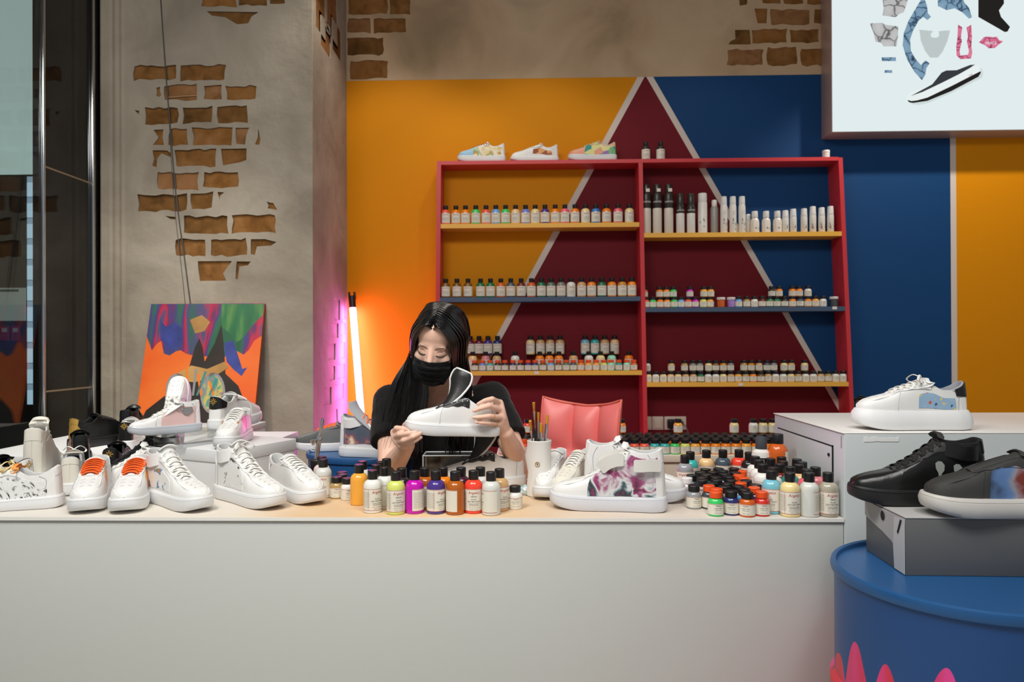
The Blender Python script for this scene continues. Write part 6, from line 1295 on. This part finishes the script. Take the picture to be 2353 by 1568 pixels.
# hands: palm from wrist to knuckles, then three phalanges for each finger
def hand(wr, fingers, thumb, pr=.0125):
    H = []; mc = [Vector(f[0]) for f in fingers]
    for f in fingers:
        H.append(round_cone(wr, f[0], .0165, pr)); r0 = f[-1]
        pts = [Vector(p) for p in f[:-1]]
        r0 *= 1.1
        for i in range(len(pts)-1): H.append(round_cone(pts[i], pts[i+1], r0*(1-.12*i), r0*(1-.12*(i+1)), 12))
    for i in range(len(mc)-1): H.append(round_cone(mc[i], mc[i+1], pr, pr)); H.append(round_cone(Vector(wr).lerp(mc[i], .55), Vector(wr).lerp(mc[i+1], .55), .0145, .0145))
    tp = [Vector(p) for p in thumb[:-1]]
    for i in range(len(tp)-1): H.append(round_cone(tp[i], tp[i+1], thumb[-1]*(1.25-.2*i), thumb[-1]*(1.25-.2*(i+1)), 12))
    return H
yh = .0
FR = [[W(1148, 927, 2.085), W(1131, 917, 2.040), W(1114, 921, 2.026), W(1100, 928, 2.026), .0085], [W(1152, 943, 2.080), W(1123, 933, 2.030), W(1104, 939, 2.020), W(1091, 944, 2.021), .0088],
      [W(1155, 960, 2.080), W(1124, 957, 2.030), W(1104, 959, 2.020), W(1090, 960, 2.021), .0084], [W(1150, 977, 2.085), W(1124, 973, 2.038), W(1108, 972, 2.026), W(1096, 971, 2.026), .0074]]
TR = [W(1160, 985, 2.125), W(1146, 962, 2.148), W(1128, 945, 2.152), W(1112, 938, 2.145), .0092]
FL = [[W(906, 994, 2.030), W(911, 984, 1.994), W(927, 985, 1.978), W(940, 992, 1.980), .0086], [W(908, 1005, 2.018), W(918, 999, 1.968), W(940, 996, 1.952), W(956, 994, 1.962), .0088],
      [W(914, 1015, 2.010), W(928, 1013, 1.962), W(950, 1004, 1.950), W(967, 996, 1.966), .0084], [W(922, 1024, 2.005), W(936, 1021, 1.968), W(952, 1015, 1.960), W(966, 1007, 1.968), .0073]]
TL_ = [W(930, 1012, 2.065), W(925, 992, 2.066), W(931, 976, 2.050), W(943, 966, 2.030), .0094]
arm += hand(WR, FR, TR)+hand(WL, FL, TL_)
body_me = blend('body', hp+arm+tor, .0028, 5)
bm = bmesh.new(); bm.from_mesh(body_me); fc = Hd(0, -.06, .018); sel = [v for v in bm.verts if (v.co-fc).length < .085]
for _ in range(9): bmesh.ops.smooth_vert(bm, verts=sel, factor=.5, use_axis_x=True, use_axis_y=True, use_axis_z=True)
bm.to_mesh(body_me); bm.free(); body_me.shade_smooth()
link('body', body_me, skin, person)
from mathutils.bvhtree import BVHTree
bvh = BVHTree.FromPolygons([v.co.copy() for v in body_me.vertices], [tuple(p.vertices) for p in body_me.polygons]); hdir = HR @ Vector((0, 1, 0)); HRi = HR.transposed()
def onface(x, z, off=.0012):
    h = bvh.ray_cast(Hd(x, -.25, z), hdir)
    return (h[0] if h[0] is not None else Hd(x, -.08, z))-hdir*off
# nails and rings
nail = mat('nail', (236, 196, 178), .25, coat=.3)
for f in FR+FL:
    a, b_2 = Vector(f[2]), Vector(f[3]); d = (b_2-a).normalized(); p = b_2+d*.002+Vector((0, -1, .15)).normalized()*(f[-1]*.62)
    nm = ellipsoid((0, 0, 0), (.0052, .0018, .0040)); me = mesh('fingernail', nm[0], nm[1], True); o = link('fingernail', me, nail, person); o.matrix_local = Matrix.Translation(p) @ d.to_track_quat('X', 'Z').to_matrix().to_4x4()
for f, t in ((FR[2], .45), (FR[3], .2)):
    a, b_2 = Vector(f[0]).lerp(Vector(f[1]), t+.3), Vector(f[1]); d = (Vector(f[1])-Vector(f[0])).normalized(); q = d.to_track_quat('Z', 'Y').to_matrix().to_4x4()
    me = tube_me('ring', [(.0096*math.cos(x), .0096*math.sin(x), 0) for x in np.linspace(0, 2*PI, 25)], .0008, 6); o = link('ring', me, gold, person); o.matrix_local = Matrix.Translation(a) @ q
# T-shirt
tee = mat('cotton_black', (14, 13, 14), .85, spec=.2, sheen=.12, bump=.15, bscale=400)
sp_ = [round_cone((-.307, 2.440, .995), (-.302, 2.49, .82), .108, .122), round_cone((-.302, 2.49, .82), (-.30, 2.54, .60), .125, .142), ellipsoid((-.385, 2.385, .985), (.075, .055, .07)), ellipsoid((-.225, 2.385, .990), (.075, .055, .07))]
for S_, E_, fr in ((SL, EL, .60), (SR, ER, .58)):
    sp_.append(round_cone(NB+Vector((0, .035, -.068)), S_+Vector((0, 0, .010)), .050, .052)); e2 = S_.lerp(E_, fr); sp_.append(round_cone(S_, e2, .060, .064, 18, False, True)); sp_.append(round_cone(Vector((-.307, 2.44, 1.01)), S_, .085, .060))
tee_me = blend('t_shirt', sp_, .0040, 8)
vn = [v.normal.copy() for v in tee_me.vertices]
for v, n_ in zip(tee_me.vertices, vn):
    p = v.co; k = mnoise.noise(Vector((p.x*16+3, p.y*16, p.z*7)))*.006+mnoise.noise(Vector((p.x*40, p.y*40, p.z*24+9)))*.0022
    if p.z < 1.12: v.co = p+n_*k
link('t_shirt', tee_me, tee, person)
col_pts = [NB+Vector((.078*math.cos(a), .074*math.sin(a)+.010, -.030+.020*math.sin(a)-.026*max(0, -math.sin(a)))) for a in np.linspace(0, 2*PI, 40)]
link('collar', tube_me('collar', col_pts, .0075, 8), tee, person)
# trousers and shoes below the counter, and the stool she sits on
trous = mat('trousers_black', (20, 20, 22), .9)
for sx in (-1, 1):
    hpj, kn, an = Vector((-.30+sx*.085, 2.56, .56)), Vector((-.30+sx*.10, 2.40, .50)), Vector((-.30+sx*.10, 2.46, .09))
    link('trouser_leg', blend('trouser_leg', [round_cone(hpj, kn, .088, .066), round_cone(kn, an, .064, .045)], .008, 4), trous, person); link('foot', blend('foot', [round_cone(an+Vector((0, .03, -.05)), an+Vector((0, -.12, -.062)), .038, .026)], .006, 3), sole_black, person)
stl = thing('work_stool', 'black work stool the woman sits on behind the counter', 'stool', (-.30, 2.60, 0)); link('seat', lathe_me('seat', [(.0, .38), (.105, .38), (.116, .395), (.116, .415), (.105, .43), (0, .43)], 32, cap=False), black_plastic, stl); link('column', lathe_me('column', [(.022, .03), (.022, .38)], 16), chrome, stl); link('base', lathe_me('base', [(.115, 0), (.115, .012), (.05, .03), (0, .03)], 32), black_plastic, stl)
# mask: pleated cloth over nose, mouth and chin
mk = mat('mask_black', (15, 15, 17), .8, spec=.25, sheen=.1); V, F = [], []; nu, nv_ = 29, 25
zk = [(-.134, .050, .046), (-.124, .082, .052), (-.112, .094, .057), (-.095, .108, .061), (-.075, .116, .064), (-.055, .119, .066), (-.040, .116, .066), (-.026, .108, .066)]
for j in range(nv_):
    z = -.134+(.110)*j/(nv_-1); d_, w_ = [np.interp(z, [k[0] for k in zk], [k[i] for k in zk]) for i in (1, 2)]
    for i in range(nu):
        u = i/(nu-1)*2-1; th = u*1.45; ple = .0016*math.sin(j*1.7)*(1-u*u); zz = z-.006*(u*u)*max(0, min(1, (z+.08)/.05))+.036*(u*u)*max(0, (-.075-z)/.059); x_ = w_*math.sin(th); y_ = -(.012+(d_-.012+ple)*max(0, math.cos(th))**.72)
        if abs(u) < .8: y_ = min(y_, (HRi @ (onface(x_, zz, .0035)-HC)).y)
        V.append(Hd(x_, y_, zz))
F = grid_faces(nu, nv_); me = mesh('face_mask', V, F, True, 60); o = link('face_mask', me, mk, person); md = o.modifiers.new('t', 'SOLIDIFY'); md.thickness = .0016; md.offset = 0
# brows, lids and lashes
hairm = mat('hair_black', (8, 8, 10), .27, spec=.75); lash = mat('lash_black', (20, 16, 16), .6); brow = mat('brow_dark', (62, 44, 36), .8)
lidm = mat('eyelid', (150, 100, 84), .6)
for sx in (-1, 1):
    def tap(n, a, b): return [a+(b-a)*math.sin(PI*(k+.6)/(n+.2)) for k in range(n)]
    P = spline([onface(sx*.011, .0105, .0006), onface(sx*.024, .0155, .0006), onface(sx*.037, .0165, .0006), onface(sx*.050, .0115, .0006)], 5); link('eyebrow', tube_me('eyebrow', P, tap(len(P), .0008, .0027), 6, ry=.0012), brow, person)
    P = spline([onface(sx*.0165, -.0085, .0008), onface(sx*.024, -.0118, .0012), onface(sx*.033, -.0130, .0014), onface(sx*.041, -.0112, .0012), onface(sx*.0475, -.0075, .0010)], 4); link('eyelashes', tube_me('eyelashes', P, tap(len(P), .0006, .0019), 6), lash, person)
    P = spline([onface(sx*.017, .0005, .0001), onface(sx*.026, .0035, .0001), onface(sx*.036, .0035, .0001), onface(sx*.046, .0, .0001)], 4); link('eyelid_crease', tube_me('eyelid_crease', P, tap(len(P), .0003, .0009), 5), lidm, person)
# hair: a cap over the skull and long locks falling from a centre parting
rh = random.Random(5); HV, HF, off = [], [], 0
capv, capf = [], []; nu, nv_ = 40, 16
for j in range(nv_):
    t = PI*.60*j/(nv_-1)
    for i in range(nu):
        a = 2*PI*i/nu; x, y, z = .0795*math.sin(t)*math.cos(a), .097*math.sin(t)*math.sin(a), .0895*math.cos(t)
        fr = max(0, -math.sin(a)); tt = t
        if fr > .0: tt = min(t, PI*(.60-.30*fr**.8)); x, y, z = .0795*math.sin(tt)*math.cos(a), .097*math.sin(tt)*math.sin(a), .0895*math.cos(tt)
        capv.append(Hd(x, y+.020, z+.034))
HP = [(capv, grid_faces(nv_, nu)+[(j*nu+nu-1, j*nu, (j+1)*nu, (j+1)*nu+nu-1) for j in range(nv_-1)])]
def lock(pts, r0, n=6):
    P = spline(pts, 5); k = len(P); rad = [r0*(.5+.5*min(1, i/5))*(1-.55*max(0, (i/(k-1)-.6)/.4)**1.3)*(1 if i < k-1 else .25) for i in range(k)]
    HP.append(tube_data(P, rad, n, ry=r0*.55))
for side in (-1, 1):
    for c in range(190):
        q = (c+.5)/190+rh.uniform(-.02, .02); q = min(1, max(0, q)); j = rh.uniform(-1, 1); lay = rh.uniform(0, .010)
        ry_ = -.072+.165*q*.9; rz = .034+.0900*math.sqrt(max(.05, 1-((ry_-.020)/.099)**2)); root = Hd(side*.0004+rh.uniform(-.0015, .0015), ry_, rz+.002)
        # ring of the head the lock passes at temple and jaw height (front locks frame the face)
        ph = math.radians(38+q*118); xs_, ys_ = math.sin(ph), -math.cos(ph)
        p1 = Hd(side*(.050+lay*.4)*min(1, .55+q*.5), ry_*.96-.004*(1-q), rz-.014); p2 = Hd(side*(.080+lay)*max(.80, xs_), .020+(.098+lay)*ys_*(.96 if q < .35 else 1), .034)
        p3 = Hd(side*(.083+lay)*max(.84, xs_), .022+(.096+lay)*ys_*.93, -.045)
        wq = max(0, 1-q/.30)
        f1, f2, f3 = Hd(side*(.026+.03*q), -.088, .088), Hd(side*(.053+lay*.5), -.080, .036), Hd(side*(.060+lay*.5), -.058, -.040)
        p1, p2, p3 = p1.lerp(f1, wq), p2.lerp(f2, wq), p3.lerp(f3, wq)
        if side < 0:
            if q < .62:    # in front of her right shoulder
                u = q/.62; e = W(965-88*u+rh.uniform(-10, 10), 1030+rh.uniform(-22, 20)-10*u, 2.262+.03*u); m1 = W(978-70*u+j*4, 880, 2.262+.035*u); m2 = W(972-86*u+j*6, 955, 2.262+.030*u)
                pts = [root, p1, p2, p3, m1, m2, e]
            else:
                u = (q-.62)/.38; pts = [root, p1, p2, p3, Vector((-.40+.10*u, 2.47+.07*u, 1.16)), Vector((-.40+.10*u+j*.01, 2.545+.02*u, 1.02)), Vector((-.39+.10*u+j*.01, 2.585, .93+rh.uniform(-.04, .04)))]
        else:
            if q < .55:
                u = q/.55; e = W(1030+40*u+rh.uniform(-12, 12), 1035+rh.uniform(-25, 15), 2.275+.02*u); m1 = W(1050+34*u+j*4, 880, 2.272+.035*u); m2 = W(1042+38*u+j*6, 955, 2.272+.03*u)
                pts = [root, p1, p2, p3, m1, m2, e]
            else:
                u = (q-.55)/.45; pts = [root, p1, p2, p3, Vector((-.225-.08*u, 2.47+.07*u, 1.16)), Vector((-.225-.08*u+j*.01, 2.545+.02*u, 1.02)), Vector((-.23-.08*u+j*.01, 2.585, .93+rh.uniform(-.04, .04)))]
        lock(pts, rh.uniform(.0045, .0075))
for c in range(26):   # stray strands
    u = rh.random(); s_ = rh.choice((-1, -1, 1))
    a_ = Hd(s_*.085, rh.uniform(-.04, .03), -.03); b2 = W((930 if s_ < 0 else 1070)+rh.uniform(-25, 15), 900, 2.255); c2 = W((905 if s_ < 0 else 1052)+rh.uniform(-35, 35), 1000+rh.uniform(-20, 45), 2.245)
    lock([a_, a_.lerp(b2, .5)+Vector((0, -.005, 0)), b2, c2], .0014, 5)
hm = join_me('hair', HP, True, 60); link('hair', hm, hairm, person)
# the sneaker in her hands
r, s = sneaker('low_sneaker', 'white sneaker with black tongue held up in the woman\'s hands', L=.282, W=.98, tongue=blk_tongue, eyestay=blk_tongue, lace=None, tongue_kw=dict(wid=.036, path=up_tongue(.282), twist=.85, binding=shoe_white), eyelets=6, ey_w=.42)
hb = W(1146, 1000, 2.095); pose(r, hb, 198, pitch=3.5, anchor=(0, 0, .004))
